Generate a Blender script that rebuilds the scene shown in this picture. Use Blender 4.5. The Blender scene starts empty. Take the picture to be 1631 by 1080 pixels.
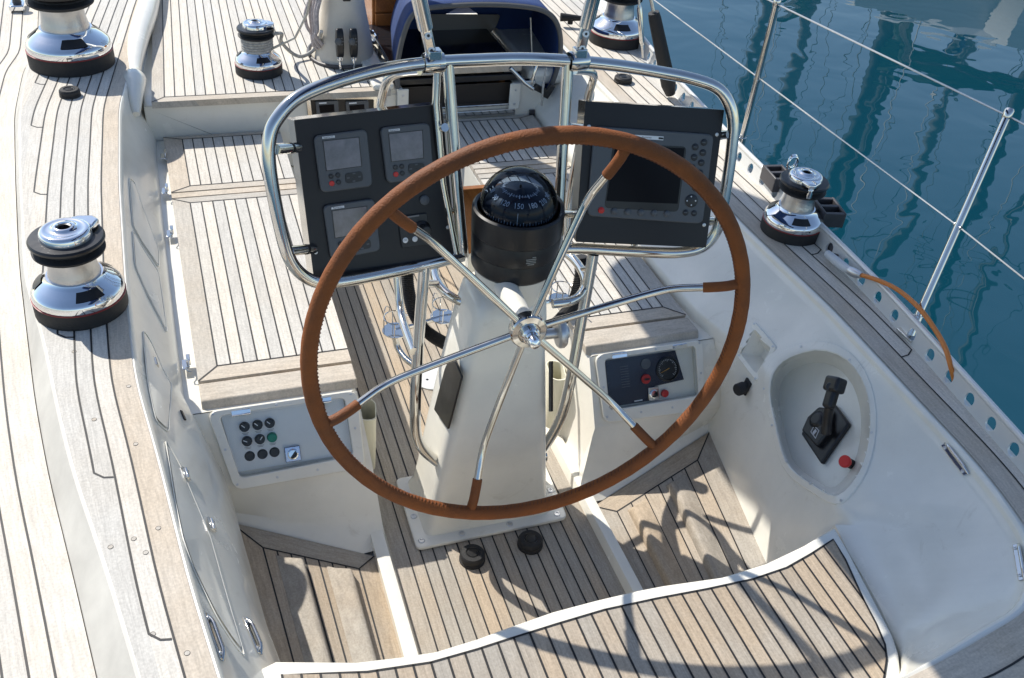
import bpy, bmesh, math, random
from mathutils import Vector, Matrix
from mathutils.bvhtree import BVHTree
random.seed(7)
V = Vector
SC = bpy.context.scene
COL = SC.collection
# ------------------------------------------------------------------ camera
F, CX, CY, CH = 1500.0, 815.5, 540.0, 2.3
def _basis(r, p, y):
    cr, sr = math.cos(r), math.sin(r); cp, sp = math.cos(p), math.sin(p); c, s = math.cos(y), math.sin(y)
    rt = V((c, -s, 0)); fw = V((s, c, 0))
    fwd = fw*cp + V((0, 0, -sp)); up = fw*sp + V((0, 0, cp))
    return rt*cr + up*sr, -rt*sr + up*cr, fwd
RX, UP, FW = _basis(*[math.radians(a) for a in (5.65, 36.6, 21.8)])
CAM = V((0, 0, CH))
def ray(u, v): return RX*(u-CX) - UP*(v-CY) + FW*F
def P(u, v, x=None, y=None, z=None):
    """the point of the plane x= / y= / z= that was surveyed at u, v of the photograph"""
    d = ray(u, v)
    t = (z-CH)/d.z if z is not None else (y/d.y if y is not None else x/d.x)
    return CAM + d*t
cam = bpy.data.cameras.new("camera"); camo = bpy.data.objects.new("camera", cam); COL.objects.link(camo)
camo.matrix_world = Matrix((( RX.x, UP.x, -FW.x, 0), (RX.y, UP.y, -FW.y, 0), (RX.z, UP.z, -FW.z, CH), (0, 0, 0, 1)))
cam.sensor_width = 36; cam.lens = F/1631*36; cam.clip_start = .02; cam.clip_end = 2000
SC.camera = camo
# ------------------------------------------------------------------ materials
def lin(c): return tuple(c)+(1,) if len(c) == 3 else c
def mat(name, col, rough=.5, metal=0., coat=0., bump=0., bscale=60., var=0., vscale=4., grime=0., **kw):
    m = bpy.data.materials.new(name); m.use_nodes = True; nt = m.node_tree; b = nt.nodes["Principled BSDF"]
    b.inputs["Base Color"].default_value = lin(col); b.inputs["Roughness"].default_value = rough
    b.inputs["Metallic"].default_value = metal; b.inputs["Coat Weight"].default_value = coat; b.inputs["Coat Roughness"].default_value = .08
    for k, v in kw.items(): b.inputs[k].default_value = v
    if bump or var:
        tc = nt.nodes.new("ShaderNodeTexCoord"); n = nt.nodes.new("ShaderNodeTexNoise"); n.inputs["Scale"].default_value = bscale
        n.inputs["Detail"].default_value = 5; nt.links.new(tc.outputs["Object"], n.inputs["Vector"])
        if bump:
            bp = nt.nodes.new("ShaderNodeBump"); bp.inputs["Strength"].default_value = bump; bp.inputs["Distance"].default_value = .004
            nt.links.new(n.outputs["Fac"], bp.inputs["Height"]); nt.links.new(bp.outputs["Normal"], b.inputs["Normal"])
        if var:
            n2 = nt.nodes.new("ShaderNodeTexNoise"); n2.inputs["Scale"].default_value = vscale; n2.inputs["Detail"].default_value = 6
            n2.inputs["Roughness"].default_value = .65
            nt.links.new(tc.outputs["Object"], n2.inputs["Vector"])
            mp = nt.nodes.new("ShaderNodeMapRange"); mp.inputs["From Min"].default_value = .3; mp.inputs["From Max"].default_value = .7
            mp.inputs["To Min"].default_value = 1-var; mp.inputs["To Max"].default_value = 1+var
            nt.links.new(n2.outputs["Fac"], mp.inputs["Value"])
            mx = nt.nodes.new("ShaderNodeMix"); mx.data_type = 'RGBA'; mx.blend_type = 'MULTIPLY'; mx.inputs["Factor"].default_value = 1
            mx.inputs["A"].default_value = lin(col); nt.links.new(mp.outputs["Result"], mx.inputs["B"])
            src = mx.outputs["Result"]
            if grime:
                n3 = nt.nodes.new("ShaderNodeTexNoise"); n3.inputs["Scale"].default_value = 11; n3.inputs["Detail"].default_value = 12; n3.inputs["Roughness"].default_value = .72; n3.inputs["Distortion"].default_value = 1.2
                nt.links.new(tc.outputs["Object"], n3.inputs["Vector"]); m3 = nt.nodes.new("ShaderNodeMapRange"); m3.inputs["From Min"].default_value = .58; m3.inputs["From Max"].default_value = .76; m3.inputs["To Min"].default_value = 0; m3.inputs["To Max"].default_value = grime
                nt.links.new(n3.outputs["Fac"], m3.inputs["Value"]); x3 = nt.nodes.new("ShaderNodeMix"); x3.data_type = 'RGBA'; nt.links.new(m3.outputs["Result"], x3.inputs["Factor"]); nt.links.new(src, x3.inputs["A"]); x3.inputs["B"].default_value = (.40, .34, .24, 1); src = x3.outputs["Result"]
            nt.links.new(src, b.inputs["Base Color"])
            mr = nt.nodes.new("ShaderNodeMapRange"); mr.inputs["To Min"].default_value = rough*.7; mr.inputs["To Max"].default_value = min(1, rough*1.4)
            nt.links.new(n2.outputs["Fac"], mr.inputs["Value"]); nt.links.new(mr.outputs["Result"], b.inputs["Roughness"])
    return m
def teak(name, base, brown, mix_b, dark=.78, rough=.72):
    """weathered teak: UV.x counts planks (one unit = one plank), UV.y runs along the grain in metres"""
    m = bpy.data.materials.new(name); m.use_nodes = True; nt = m.node_tree; N, L = nt.nodes.new, nt.links.new
    b = nt.nodes["Principled BSDF"]; uv = N("ShaderNodeUVMap"); sep = N("ShaderNodeSeparateXYZ"); L(uv.outputs[0], sep.inputs[0])
    fl = N("ShaderNodeMath"); fl.operation = 'FLOOR'; L(sep.outputs[0], fl.inputs[0])
    wn = N("ShaderNodeTexWhiteNoise"); wn.noise_dimensions = '1D'; L(fl.outputs[0], wn.inputs['W'])
    gx = N("ShaderNodeMath"); gx.operation = 'MULTIPLY'; gx.inputs[1].default_value = 9.; L(sep.outputs[0], gx.inputs[0])
    gy = N("ShaderNodeMath"); gy.operation = 'MULTIPLY'; gy.inputs[1].default_value = 11.; L(sep.outputs[1], gy.inputs[0])
    gz = N("ShaderNodeMath"); gz.operation = 'MULTIPLY'; gz.inputs[1].default_value = 37.; L(wn.outputs['Value'], gz.inputs[0])
    cb = N("ShaderNodeCombineXYZ"); L(gx.outputs[0], cb.inputs[0]); L(gy.outputs[0], cb.inputs[1]); L(gz.outputs[0], cb.inputs[2])
    g = N("ShaderNodeTexNoise"); g.inputs["Scale"].default_value = 1.; g.inputs["Detail"].default_value = 7; g.inputs["Roughness"].default_value = .7
    g.inputs["Distortion"].default_value = .6; L(cb.outputs[0], g.inputs["Vector"])
    tc = N("ShaderNodeTexCoord"); st = N("ShaderNodeTexNoise"); st.inputs["Scale"].default_value = 3.2; st.inputs["Detail"].default_value = 6; st.inputs["Roughness"].default_value = .6
    L(tc.outputs["Object"], st.inputs["Vector"])
    fine = N("ShaderNodeTexNoise"); fine.inputs["Scale"].default_value = 170; fine.inputs["Detail"].default_value = 3; L(tc.outputs["Object"], fine.inputs["Vector"])
    # colour: grey base <-> brown by stains + plank random
    ad = N("ShaderNodeMath"); ad.operation = 'MULTIPLY_ADD'; ad.inputs[1].default_value = .45; L(wn.outputs['Value'], ad.inputs[0]); L(st.outputs["Fac"], ad.inputs[2])
    mr = N("ShaderNodeMapRange"); mr.inputs["From Min"].default_value = .5; mr.inputs["From Max"].default_value = .95; mr.inputs["To Max"].default_value = mix_b; L(ad.outputs[0], mr.inputs["Value"])
    mx = N("ShaderNodeMix"); mx.data_type = 'RGBA'; mx.inputs["A"].default_value = lin(base); mx.inputs["B"].default_value = lin(brown); L(mr.outputs["Result"], mx.inputs["Factor"])
    # grain
    gr = N("ShaderNodeMapRange"); gr.inputs["From Min"].default_value = .3; gr.inputs["From Max"].default_value = .62; gr.inputs["To Min"].default_value = dark; gr.inputs["To Max"].default_value = 1.05
    L(g.outputs["Fac"], gr.inputs["Value"])
    pr = N("ShaderNodeMapRange"); pr.inputs["To Min"].default_value = .84; pr.inputs["To Max"].default_value = 1.09; L(wn.outputs['Value'], pr.inputs["Value"])
    fr = N("ShaderNodeMapRange"); fr.inputs["From Min"].default_value = .3; fr.inputs["From Max"].default_value = .7; fr.inputs["To Min"].default_value = .88; fr.inputs["To Max"].default_value = 1.1; L(fine.outputs["Fac"], fr.inputs["Value"])
    m1 = N("ShaderNodeMath"); m1.operation = 'MULTIPLY'; L(gr.outputs[0], m1.inputs[0]); L(pr.outputs[0], m1.inputs[1])
    m2 = N("ShaderNodeMath"); m2.operation = 'MULTIPLY'; L(m1.outputs[0], m2.inputs[0]); L(fr.outputs[0], m2.inputs[1])
    mm = N("ShaderNodeMix"); mm.data_type = 'RGBA'; mm.blend_type = 'MULTIPLY'; mm.inputs["Factor"].default_value = 1; L(mx.outputs["Result"], mm.inputs["A"]); L(m2.outputs[0], mm.inputs["B"])
    L(mm.outputs["Result"], b.inputs["Base Color"]); b.inputs["Roughness"].default_value = rough; b.inputs["Specular IOR Level"].default_value = .3
    bp = N("ShaderNodeBump"); bp.inputs["Strength"].default_value = .35; bp.inputs["Distance"].default_value = .002; L(m2.outputs[0], bp.inputs["Height"]); L(bp.outputs[0], b.inputs["Normal"])
    return m
TEAK = teak("weathered_teak", (.665, .64, .585), (.60, .535, .44), .65)
TEAKB = teak("weathered_teak_margin", (.58, .54, .475), (.50, .41, .305), .75)
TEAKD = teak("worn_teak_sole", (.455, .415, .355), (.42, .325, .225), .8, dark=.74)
VARN = teak("varnished_teak", (.36, .15, .045), (.27, .10, .03), .8, dark=.6, rough=.28)
CAULK = mat("black_caulking", (.012, .012, .013), .6)
GEL = mat("white_gelcoat", (.80, .775, .69), .24, coat=.3, var=.06, vscale=4.5, grime=.35)
GELY = mat("cream_plastic", (.70, .68, .55), .4, var=.03)
STEEL = mat("polished_stainless", (.64, .63, .60), .10, 1., var=.06, vscale=14, bump=.03, bscale=16)
CHROME = mat("chrome", (.80, .81, .82), .05, 1., var=.05, vscale=16, bump=.035, bscale=14)
BRUSH = mat("brushed_steel_drum", (.52, .52, .52), .34, 1., bump=.25, bscale=160)
ALU = mat("anodised_aluminium", (.6, .61, .62), .38, 1., var=.08, vscale=30)
BLACK = mat("black_plastic", (.012, .012, .013), .32, var=.15, vscale=30)
BLACKM = mat("matt_black_rubber", (.016, .016, .017), .65, bump=.3, bscale=220, var=.2, vscale=20)
PODM = mat("matt_navy_black_panel", (.006, .007, .011), .45, bump=.05, bscale=400)
GREYP = mat("grey_instrument_plastic", (.095, .105, .115), .45, bump=.05, bscale=500)
DGREY = mat("dark_button_plastic", (.02, .022, .026), .4)
SCREEN = mat("dark_glass_screen", (.003, .003, .006), .3, **{"Specular IOR Level": .12})
SCREEN2 = mat("grey_lcd_screen", (.13, .115, .135), .16, coat=.5, var=.4, vscale=28)
RED = mat("red_plastic", (.62, .03, .025), .35)
GREEN = mat("green_button", (.0, .24, .15), .35)
WHITE = mat("white_print", (.82, .84, .85), .5)
LEATHER = mat("tan_leather", (.215, .062, .010), .68, bump=.5, bscale=240, var=.34, vscale=6)
THREAD = mat("leather_stitching", (.16, .055, .02), .8)
REDLINE = mat("red_ring", (.22, .015, .015), .4)
CANVAS = mat("blue_canvas", (.012, .040, .15), .8, bump=.3, bscale=300, var=.2, vscale=5)
BOOT = mat("beige_canvas", (.66, .61, .52), .85, bump=.9, bscale=14, var=.12, vscale=5)
ROPE = mat("grey_white_rope", (.42, .41, .38), .8, bump=.8, bscale=260, var=.35, vscale=90)
ROPEW = mat("pale_rope", (.55, .53, .47), .8, bump=.8, bscale=260, var=.2, vscale=60)
CABLE = mat("orange_cable", (.62, .20, .035), .45)
GREYW = mat("white_rubber_plug", (.55, .58, .6), .4)
BLOCK = mat("grey_composite", (.055, .052, .056), .45, var=.2, vscale=25)
MASTP = mat("white_mast_paint", (.68, .69, .67), .3)
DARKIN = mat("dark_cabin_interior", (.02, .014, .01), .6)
CARD = mat("compass_card_blue", (.004, .007, .016), .5)
VINYL = mat("vinyl_window", (.22, .20, .17), .15, coat=.4)
WIRE = mat("stainless_wire", (.62, .60, .56), .3, .8)
def glass(name, fac, tint=(1, 1, 1), ior=1.45):
    m = bpy.data.materials.new(name); m.use_nodes = True; nt = m.node_tree; nt.nodes.clear(); N, L = nt.nodes.new, nt.links.new
    o = N("ShaderNodeOutputMaterial"); mx = N("ShaderNodeMixShader"); t = N("ShaderNodeBsdfTransparent"); g = N("ShaderNodeBsdfGlossy"); fr = N("ShaderNodeFresnel")
    t.inputs[0].default_value = lin(tint); g.inputs["Roughness"].default_value = .03; fr.inputs[0].default_value = ior
    a = N("ShaderNodeMath"); a.operation = 'ADD'; a.use_clamp = True; a.inputs[1].default_value = fac; L(fr.outputs[0], a.inputs[0])
    L(a.outputs[0], mx.inputs[0]); L(t.outputs[0], mx.inputs[1]); L(g.outputs[0], mx.inputs[2]); L(mx.outputs[0], o.inputs[0])
    return m
GLASS = glass("clear_acrylic", .0, (.97, .98, .98), 1.16); DOME = glass("compass_dome_glass", .0, (.50, .58, .68), 1.3)
# ------------------------------------------------------------------ mesh builder
class MB:
    def __init__(s): s.v = []; s.f = []; s.m = []; s.uv = []
    def add(s, vs, fs, m=0, uvs=None):
        o = len(s.v); s.v += [V(p) for p in vs]
        for i, f in enumerate(fs):
            s.f.append([o+k for k in f]); s.m.append(m)
            s.uv.append([uvs[k] for k in f] if uvs else [(.5 + 7*(V(vs[k]).x*.5+V(vs[k]).z*.31), V(vs[k]).y) for k in f])
        return s
    def box(s, c, d, rot=None, m=0):
        c = V(c); R = rot or Matrix.Identity(3); h = [V((x*d[0]/2, y*d[1]/2, z*d[2]/2)) for x in (-1, 1) for y in (-1, 1) for z in (-1, 1)]
        return s.add([c + R@p for p in h], [(0, 1, 3, 2), (4, 6, 7, 5), (0, 4, 5, 1), (2, 3, 7, 6), (0, 2, 6, 4), (1, 5, 7, 3)], m)
    def tube(s, path, r, n=12, closed=False, m=0, cap=True):
        path = [V(p) for p in path]; k = len(path); rs = r if isinstance(r, (list, tuple)) else [r]*k
        tang = []
        for i in range(k):
            a = path[(i-1) % k] if (closed or i > 0) else path[i]; b = path[(i+1) % k] if (closed or i < k-1) else path[i]
            tang.append((b-a).normalized())
        t0 = tang[0]; nrm = t0.orthogonal().normalized(); vs = []; fs = []; frames = []
        for i in range(k):
            t = tang[i]; nrm = (nrm - t*nrm.dot(t)); nrm.normalize(); frames.append(nrm.copy())
        tw = 0
        if closed:
            t = tang[0]; e = frames[-1] - t*frames[-1].dot(t); e.normalize(); tw = math.atan2(t.dot(e.cross(frames[0])), e.dot(frames[0]))
        for i in range(k):
            q = Matrix.Rotation(tw*i/k, 3, tang[i]) if closed else Matrix.Identity(3); a = q@frames[i]; b = tang[i].cross(a)
            for j in range(n):
                w = 2*math.pi*j/n; vs.append(path[i] + (a*math.cos(w)+b*math.sin(w))*rs[i])
        for i in range(k if closed else k-1):
            for j in range(n):
                fs.append((i*n+j, i*n+(j+1) % n, ((i+1) % k)*n+(j+1) % n, ((i+1) % k)*n+j))
        if cap and not closed: fs += [tuple(range(n))[::-1], tuple((k-1)*n+j for j in range(n))]
        return s.add(vs, fs, m)
    def lathe(s, prof, c=(0, 0, 0), axis=(0, 0, 1), n=40, m=0, a0=0., a1=2*math.pi):
        z = V(axis).normalized(); x = z.orthogonal().normalized()
        if abs(z.z) > .99: x = V((1, 0, 0))
        y = z.cross(x); c = V(c); full = a1-a0 > 6.28; nn = n if full else n+1; vs = []; fs = []
        for r, h in prof:
            for j in range(nn):
                w = a0+(a1-a0)*j/n; vs.append(c + (x*math.cos(w)+y*math.sin(w))*r + z*h)
        for i in range(len(prof)-1):
            for j in range(n):
                k = (j+1) % nn; fs.append((i*nn+j, i*nn+k, (i+1)*nn+k, (i+1)*nn+j))
        return s.add(vs, fs, m)
    def prism(s, poly, off, m=0, msid=None):
        poly = [V(p) for p in poly]; off = V(off); n = len(poly)
        fs = [tuple(range(n))]; s.add(poly + [p+off for p in poly], [tuple(range(n)), tuple(range(2*n-1, n-1, -1))], m)
        return s.add(poly + [p+off for p in poly], [(i, i+n, (i+1) % n+n, (i+1) % n) for i in range(n)], m if msid is None else msid)
    def ring(s, outer, inner, off, m=0):
        n = len(outer); o = [V(p) for p in outer]; i = [V(p) for p in inner]; off = V(off); vs = o+i+[p+off for p in o]+[p+off for p in i]; fs = []
        for a in range(n):
            b = (a+1) % n; fs += [(a, b, n+b, n+a), (2*n+a, 3*n+a, 3*n+b, 2*n+b), (a, 2*n+a, 2*n+b, b), (n+a, n+b, 3*n+b, 3*n+a)]
        return s.add(vs, fs, m)
    def loft(s, rows, m=0, closed=False, uvs=None):
        n = len(rows[0]); vs = [p for r in rows for p in r]; fs = []
        for i in range(len(rows)-1):
            for j in range(n if closed else n-1):
                k = (j+1) % n; fs.append((i*n+j, i*n+k, (i+1)*n+k, (i+1)*n+j))
        return s.add(vs, fs, m, uvs)
    def build(s, name, mats, parent=None, bevel=0., seg=2, ang=38, label=None, solid=0., recalc=True, subdiv=0):
        me = bpy.data.meshes.new(name); me.from_pydata([tuple(p) for p in s.v], [], s.f)
        mats = mats if isinstance(mats, (list, tuple)) else [mats]
        for a in mats: me.materials.append(a)
        ul = me.uv_layers.new(name="UVMap"); k = 0
        for p, mi, uv in zip(me.polygons, s.m, s.uv):
            p.material_index = mi; p.use_smooth = True
            for q in uv: ul.data[k].uv = q; k += 1
        if CAULK in mats: recalc = False
        bm = bmesh.new(); bm.from_mesh(me)
        if not solid: bmesh.ops.remove_doubles(bm, verts=bm.verts, dist=1e-5)
        if recalc: bmesh.ops.recalc_face_normals(bm, faces=bm.faces)
        if CAULK in mats:
            bm.normal_update(); bmesh.ops.reverse_faces(bm, faces=[f for f in bm.faces if f.normal.z < -.05])
        bm.to_mesh(me); bm.free()
        me.set_sharp_from_angle(angle=math.radians(ang))
        o = bpy.data.objects.new(name, me); COL.objects.link(o)
        if parent: o.parent = parent; o.matrix_parent_inverse = Matrix.Translation(-parent.location)
        if bevel:
            b = o.modifiers.new("bevel", 'BEVEL'); b.width = bevel; b.segments = seg; b.limit_method = 'ANGLE'; b.angle_limit = math.radians(40); b.harden_normals = False
        if solid:
            b = o.modifiers.new("thickness", 'SOLIDIFY'); b.thickness = solid; b.offset = -1
        if label: o["label"] = label
        return o
def thing(name, label, cat, loc=(0, 0, 0), group=None):
    o = bpy.data.objects.new(name, None); COL.objects.link(o); o.location = loc; o.empty_display_size = .1
    o["label"] = label; o["category"] = cat
    if group: o["group"] = group
    return o
def tag(o, label, cat, group=None):
    o["label"] = label; o["category"] = cat
    if group: o["group"] = group
    return o
def struct(o): o["kind"] = "structure"; return o
def rounded(pts, r, seg=4, closed=True):
    pts = [V(p) for p in pts]; n = len(pts); out = []
    for i in range(n):
        if not closed and i in (0, n-1): out.append(pts[i]); continue
        p = pts[i]; a = pts[i-1]-p; b = pts[(i+1) % n]-p; rr = min(r, a.length*.48, b.length*.48); a = p+a.normalized()*rr; b = p+b.normalized()*rr
        for k in range(seg+1):
            t = k/seg; out.append(a*(1-t)**2 + p*2*t*(1-t) + b*t*t)
    return out
def spline(pts, k=8, closed=False):
    pts = [V(p) for p in pts]; n = len(pts); out = []
    for i in range(n if closed else n-1):
        g = lambda j: pts[j % n] if closed else pts[max(0, min(n-1, j))]
        a, b, c, d = g(i-1), g(i), g(i+1), g(i+2)
        for t in range(k):
            t /= k; out.append(.5*((2*b)+(c-a)*t+(2*a-5*b+4*c-d)*t*t+(3*b-a-3*c+d)*t**3))
    if not closed: out.append(pts[-1])
    return out
def interp(tab, x):
    tab = sorted(tab)
    if x <= tab[0][0]:
        (a, p), (b, q) = tab[:2]
    elif x >= tab[-1][0]: (a, p), (b, q) = tab[-2:]
    else:
        for (a, p), (b, q) in zip(tab, tab[1:]):
            if a <= x <= b: break
    return p+(q-p)*(x-a)/(b-a)
def sm_interp(tab):
    """smooth x(y) through surveyed points"""
    tab = sorted(tab)
    def fn(x):
        n = 0; s = 0
        for k in range(-2, 3):
            w = 3-abs(k); s += w*interp(tab, x+k*.06); n += w
        return s/n
    return fn
class Plane:
    def __init__(s, a, b, c):
        s.o = V(a); s.n = (V(b)-s.o).cross(V(c)-s.o).normalized()
        if s.n.dot(CAM-s.o) < 0: s.n = -s.n
    def hit(s, u, v, lift=0.):
        d = ray(u, v); o = s.o+s.n*lift; t = (o-CAM).dot(s.n)/d.dot(s.n); return CAM+d*t
    def poly(s, px, lift=0.): return [s.hit(u, v, lift) for u, v in px]
def plate(mb, pl, px, th, lift=0., r=0., seg=4, m=0):
    p = pl.poly(px, lift); p = rounded(p, r, seg) if r else p
    mb.prism(p, pl.n*th, m); return mb
def disc(mb, pl, u, v, r, th, lift=0., n=20, m=0, dome=0.):
    c = pl.hit(u, v, lift); mb.lathe([(0, 0), (r, 0), (r, th-min(th*.4, .002)), (r-min(r*.2, .002), th), (0, th+dome)], c, pl.n, n, m); return mb
def screw(mb, c, n, r=.0045, m=0):
    mb.lathe([(r, 0), (r, .0012), (r*.8, .002), (r*.45, .002), (r*.4, .0006), (0, .0006)], c, n, 10, m); return mb
def text(body, size, c, right, up, material, name, parent, ext=.0004, align='CENTER', sx=1.):
    cu = bpy.data.curves.new(name, 'FONT'); cu.body = body; cu.size = size; cu.extrude = ext; cu.align_x = align; cu.align_y = 'CENTER'; cu.resolution_u = 2; cu.space_line = .9
    t = bpy.data.objects.new(name, cu); COL.objects.link(t); bpy.context.view_layer.update()
    me = bpy.data.meshes.new_from_object(t); bpy.data.objects.remove(t); me.materials.clear(); me.materials.append(material)
    right = V(right).normalized(); up = V(up); up = (up-right*up.dot(right)).normalized(); n = right.cross(up)
    M = Matrix(((right.x*sx, up.x, n.x, c[0]), (right.y*sx, up.y, n.y, c[1]), (right.z*sx, up.z, n.z, c[2]), (0, 0, 0, 1))); me.transform(M)
    o = bpy.data.objects.new(name, me); COL.objects.link(o); o.parent = parent; o.matrix_parent_inverse = Matrix.Translation(-parent.matrix_world.translation) if parent.type == 'EMPTY' and False else Matrix.Translation(-parent.location)
    if parent.parent: o.matrix_parent_inverse = Matrix.Identity(4)
    return o
def sub(mb, name, mats, part, **k):
    """a sub-part: its part sits at the origin of its thing's frame already in world coordinates"""
    o = mb.build(name, mats, None, **k); o.parent = part; o.matrix_parent_inverse = Matrix.Identity(4); return o
W = .0386   # plank width
ZC, ZD, ZB, ZS, ZA, ZW = .68, .60, .45, .0, .50, -1.15   # coaming top, left deck, benches, sole, aft seat, water
def ribbon(mb, pts, w=.0046, lift=.0012, m=1):
    pts = [V(p)+V((0, 0, lift)) for p in pts]; L = []; R = []
    for i, p in enumerate(pts):
        t = pts[min(i+1, len(pts)-1)]-pts[max(i-1, 0)]; s = V((-t.y, t.x, 0)); 
        if s.length < 1e-7: s = V((1, 0, 0))
        s.normalize(); L.append(p+s*w/2); R.append(p-s*w/2)
    mb.loft([L, R], m); return mb
def panel(mb, q, wf, wa, wo, wi, th=.022, n=None, z=None, m=0, mb_m=2):
    """planked panel. q: fwd-outer, fwd-inner, aft-inner, aft-outer; border boards wf, wa, wo, wi wide (0 = none)"""
    fo, fi, ai, ao = [V(p) for p in q]
    def B(s, t): return (fo*(1-s)+fi*s)*(1-t)+(ao*(1-s)+ai*s)*t
    Wd = ((fi-fo).length+(ai-ao).length)/2; Ln = ((ao-fo).length+(ai-fi).length)/2
    s0, s1, t0, t1 = wo/Wd, 1-wi/Wd, wf/Ln, 1-wa/Ln
    n = n or max(1, round((s1-s0)*Wd/W))
    for i in range(n):
        a, b = s0+(s1-s0)*i/n, s0+(s1-s0)*(i+1)/n; o = random.randint(0, 400); T = [t0+(t1-t0)*k/6 for k in range(7)]
        vs = []; uv = []
        for t in T: vs += [B(a, t), B(b, t)]; uv += [(o+.05, t*Ln), (o+.95, t*Ln)]
        mb.add(vs, [(2*k, 2*k+1, 2*k+3, 2*k+2) for k in range(6)], m, uv)
        if i: ribbon(mb, [B(a, t) for t in T])
    brd = [((0, 0), (1, 0), (s1, t0), (s0, t0), wf), ((0, 1), (1, 1), (s1, t1), (s0, t1), wa), ((0, 0), (0, 1), (s0, t1), (s0, t0), wo), ((1, 0), (1, 1), (s1, t1), (s1, t0), wi)]
    for a, b, c, d, w in brd:
        if w <= 0: continue
        pa, pb, pc, pd = B(*a), B(*b), B(*c), B(*d); o = random.randint(0, 400); l = (pb-pa).length
        mb.add([pa, pb, pc, pd], [(0, 1, 2, 3)], mb_m, [(o+.05, 0), (o+.05, l), (o+.95, l), (o+.95, 0)])
        ribbon(mb, [pc, pd])
    for a, b, wa_, wb_ in (((0, 0), (s0, t0), wf, wo), ((1, 0), (s1, t0), wf, wi), ((0, 1), (s0, t1), wa, wo), ((1, 1), (s1, t1), wa, wi)):
        if wa_ > 0 and wb_ > 0: ribbon(mb, [B(*a), B(*b)])
    # slab edge
    c = [fo, fi, ai, ao]; dn = V((0, 0, -th)); mb.add(c+[p+dn for p in c], [(i, (i+1) % 4, (i+1) % 4+4, i+4) for i in range(4)]+[(7, 6, 5, 4)], mb_m)
    return B
# ------------------------------------------------------------------ surveyed rails
def tab(px, z): return [(P(u, v, z=z).y, P(u, v, z=z).x) for u, v in px]
LI = tab([(190, 90), (190, 170), (190, 290), (200, 450), (215, 600), (250, 720), (270, 800), (300, 920), (350, 1080)], ZC) + [(4.95, -.12), (6.5, .06)]
LO = tab([(60, 82), (40, 107), (27, 180), (28, 280), (33, 400), (36, 450), (53, 503), (68, 560), (85, 650), (112, 760), (160, 900), (213, 1080)], ZC) + [(5.6, -.60), (6.6, -.5)]
LLOW = tab([(60, 84), (39, 109), (24, 182), (26, 282), (31, 400), (34, 440), (47, 550), (58, 640), (80, 760), (115, 900), (157, 1080)], ZD) + [(6.0, -.66), (6.8, -.6)]
LI = [p for p in LI if not (4.3 < p[0] < 4.9)]
li, lo, ll = sm_interp(LI), sm_interp(LO), sm_interp(LLOW)
RI = tab([(1130, 305), (1191, 368), (1326, 496), (1402, 578), (1476, 658), (1535, 720), (1589, 784), (1612, 818)], ZC) + [(3.6, 1.83), (4.3, 1.84), (6.5, 1.86)]
ri = sm_interp(RI)
RO = tab([(1257, 322), (1350, 434), (1427, 510), (1523, 627), (1631, 758)], ZC) + [(3.4, 2.10), (4.4, 2.21), (6.5, 2.38)]
ro = sm_interp(RO)
RT = tab([(1060, 108), (1175, 230), (1240, 294), (1400, 452), (1510, 572), (1631, 706)], ZC+.062) + [(6.6, 2.6)]
rt = sm_interp(RT)
def frange(a, b, s): n = max(1, round((b-a)/s)); return [a+(b-a)*i/n for i in range(n+1)]
def strip(mb, y0, y1, xa, xb, z, sgn, first, w, end, m=0, margin_m=2, zf=None, nl=12):
    """planked side deck between x=xa(y) and x=xb(y), caulk lines kept parallel to xa, ended in nibs against the xb margin"""
    ys = frange(y0, y1, .06)
    def at(y, d): return V((xa(y)+sgn*d, y, z))
    ds = [0, first]+[first+w*k for k in range(1, nl+1)]
    for k in range(len(ds)-1):
        o = random.randint(0, 400)
        for ya, yb in zip(ys, ys[1:]):
            wa, wb = abs(xb(ya)-xa(ya)), abs(xb(yb)-xa(yb))
            a0, a1, b0, b1 = min(ds[k], wa), min(ds[k+1], wa), min(ds[k], wb), min(ds[k+1], wb)
            if a1-a0 < 1e-4 and b1-b0 < 1e-4: continue
            if k+1 == len(ds)-1: a1, b1 = max(wa, a1), max(wb, b1)
            f = lambda d: (d-ds[k])/(ds[k+1]-ds[k])*.9+.05
            mb.add([at(ya, a0), at(ya, a1), at(yb, b1), at(yb, b0)], [(0, 1, 2, 3)], margin_m if k == 0 else m,
                   [(o+f(a0), ya), (o+min(f(a1), .95), ya), (o+min(f(b1), .95), yb), (o+f(b0), yb)])
    for k in range(1, len(ds)):
        run = []
        for y in reversed(frange(y0, y1, .03)):
            if ds[k] < abs(xb(y)-xa(y))-end: run.append(at(y, ds[k]))
            else:
                if len(run) > 3 and k > 1:
                    e = run[-1]; run += [e+V((-sgn*w*.5, -.02, 0)), e+V((-sgn*w, -.024, 0))]
                if len(run) > 3: ribbon(mb, run)
                run = []
        if len(run) > 3: ribbon(mb, run)
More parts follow.
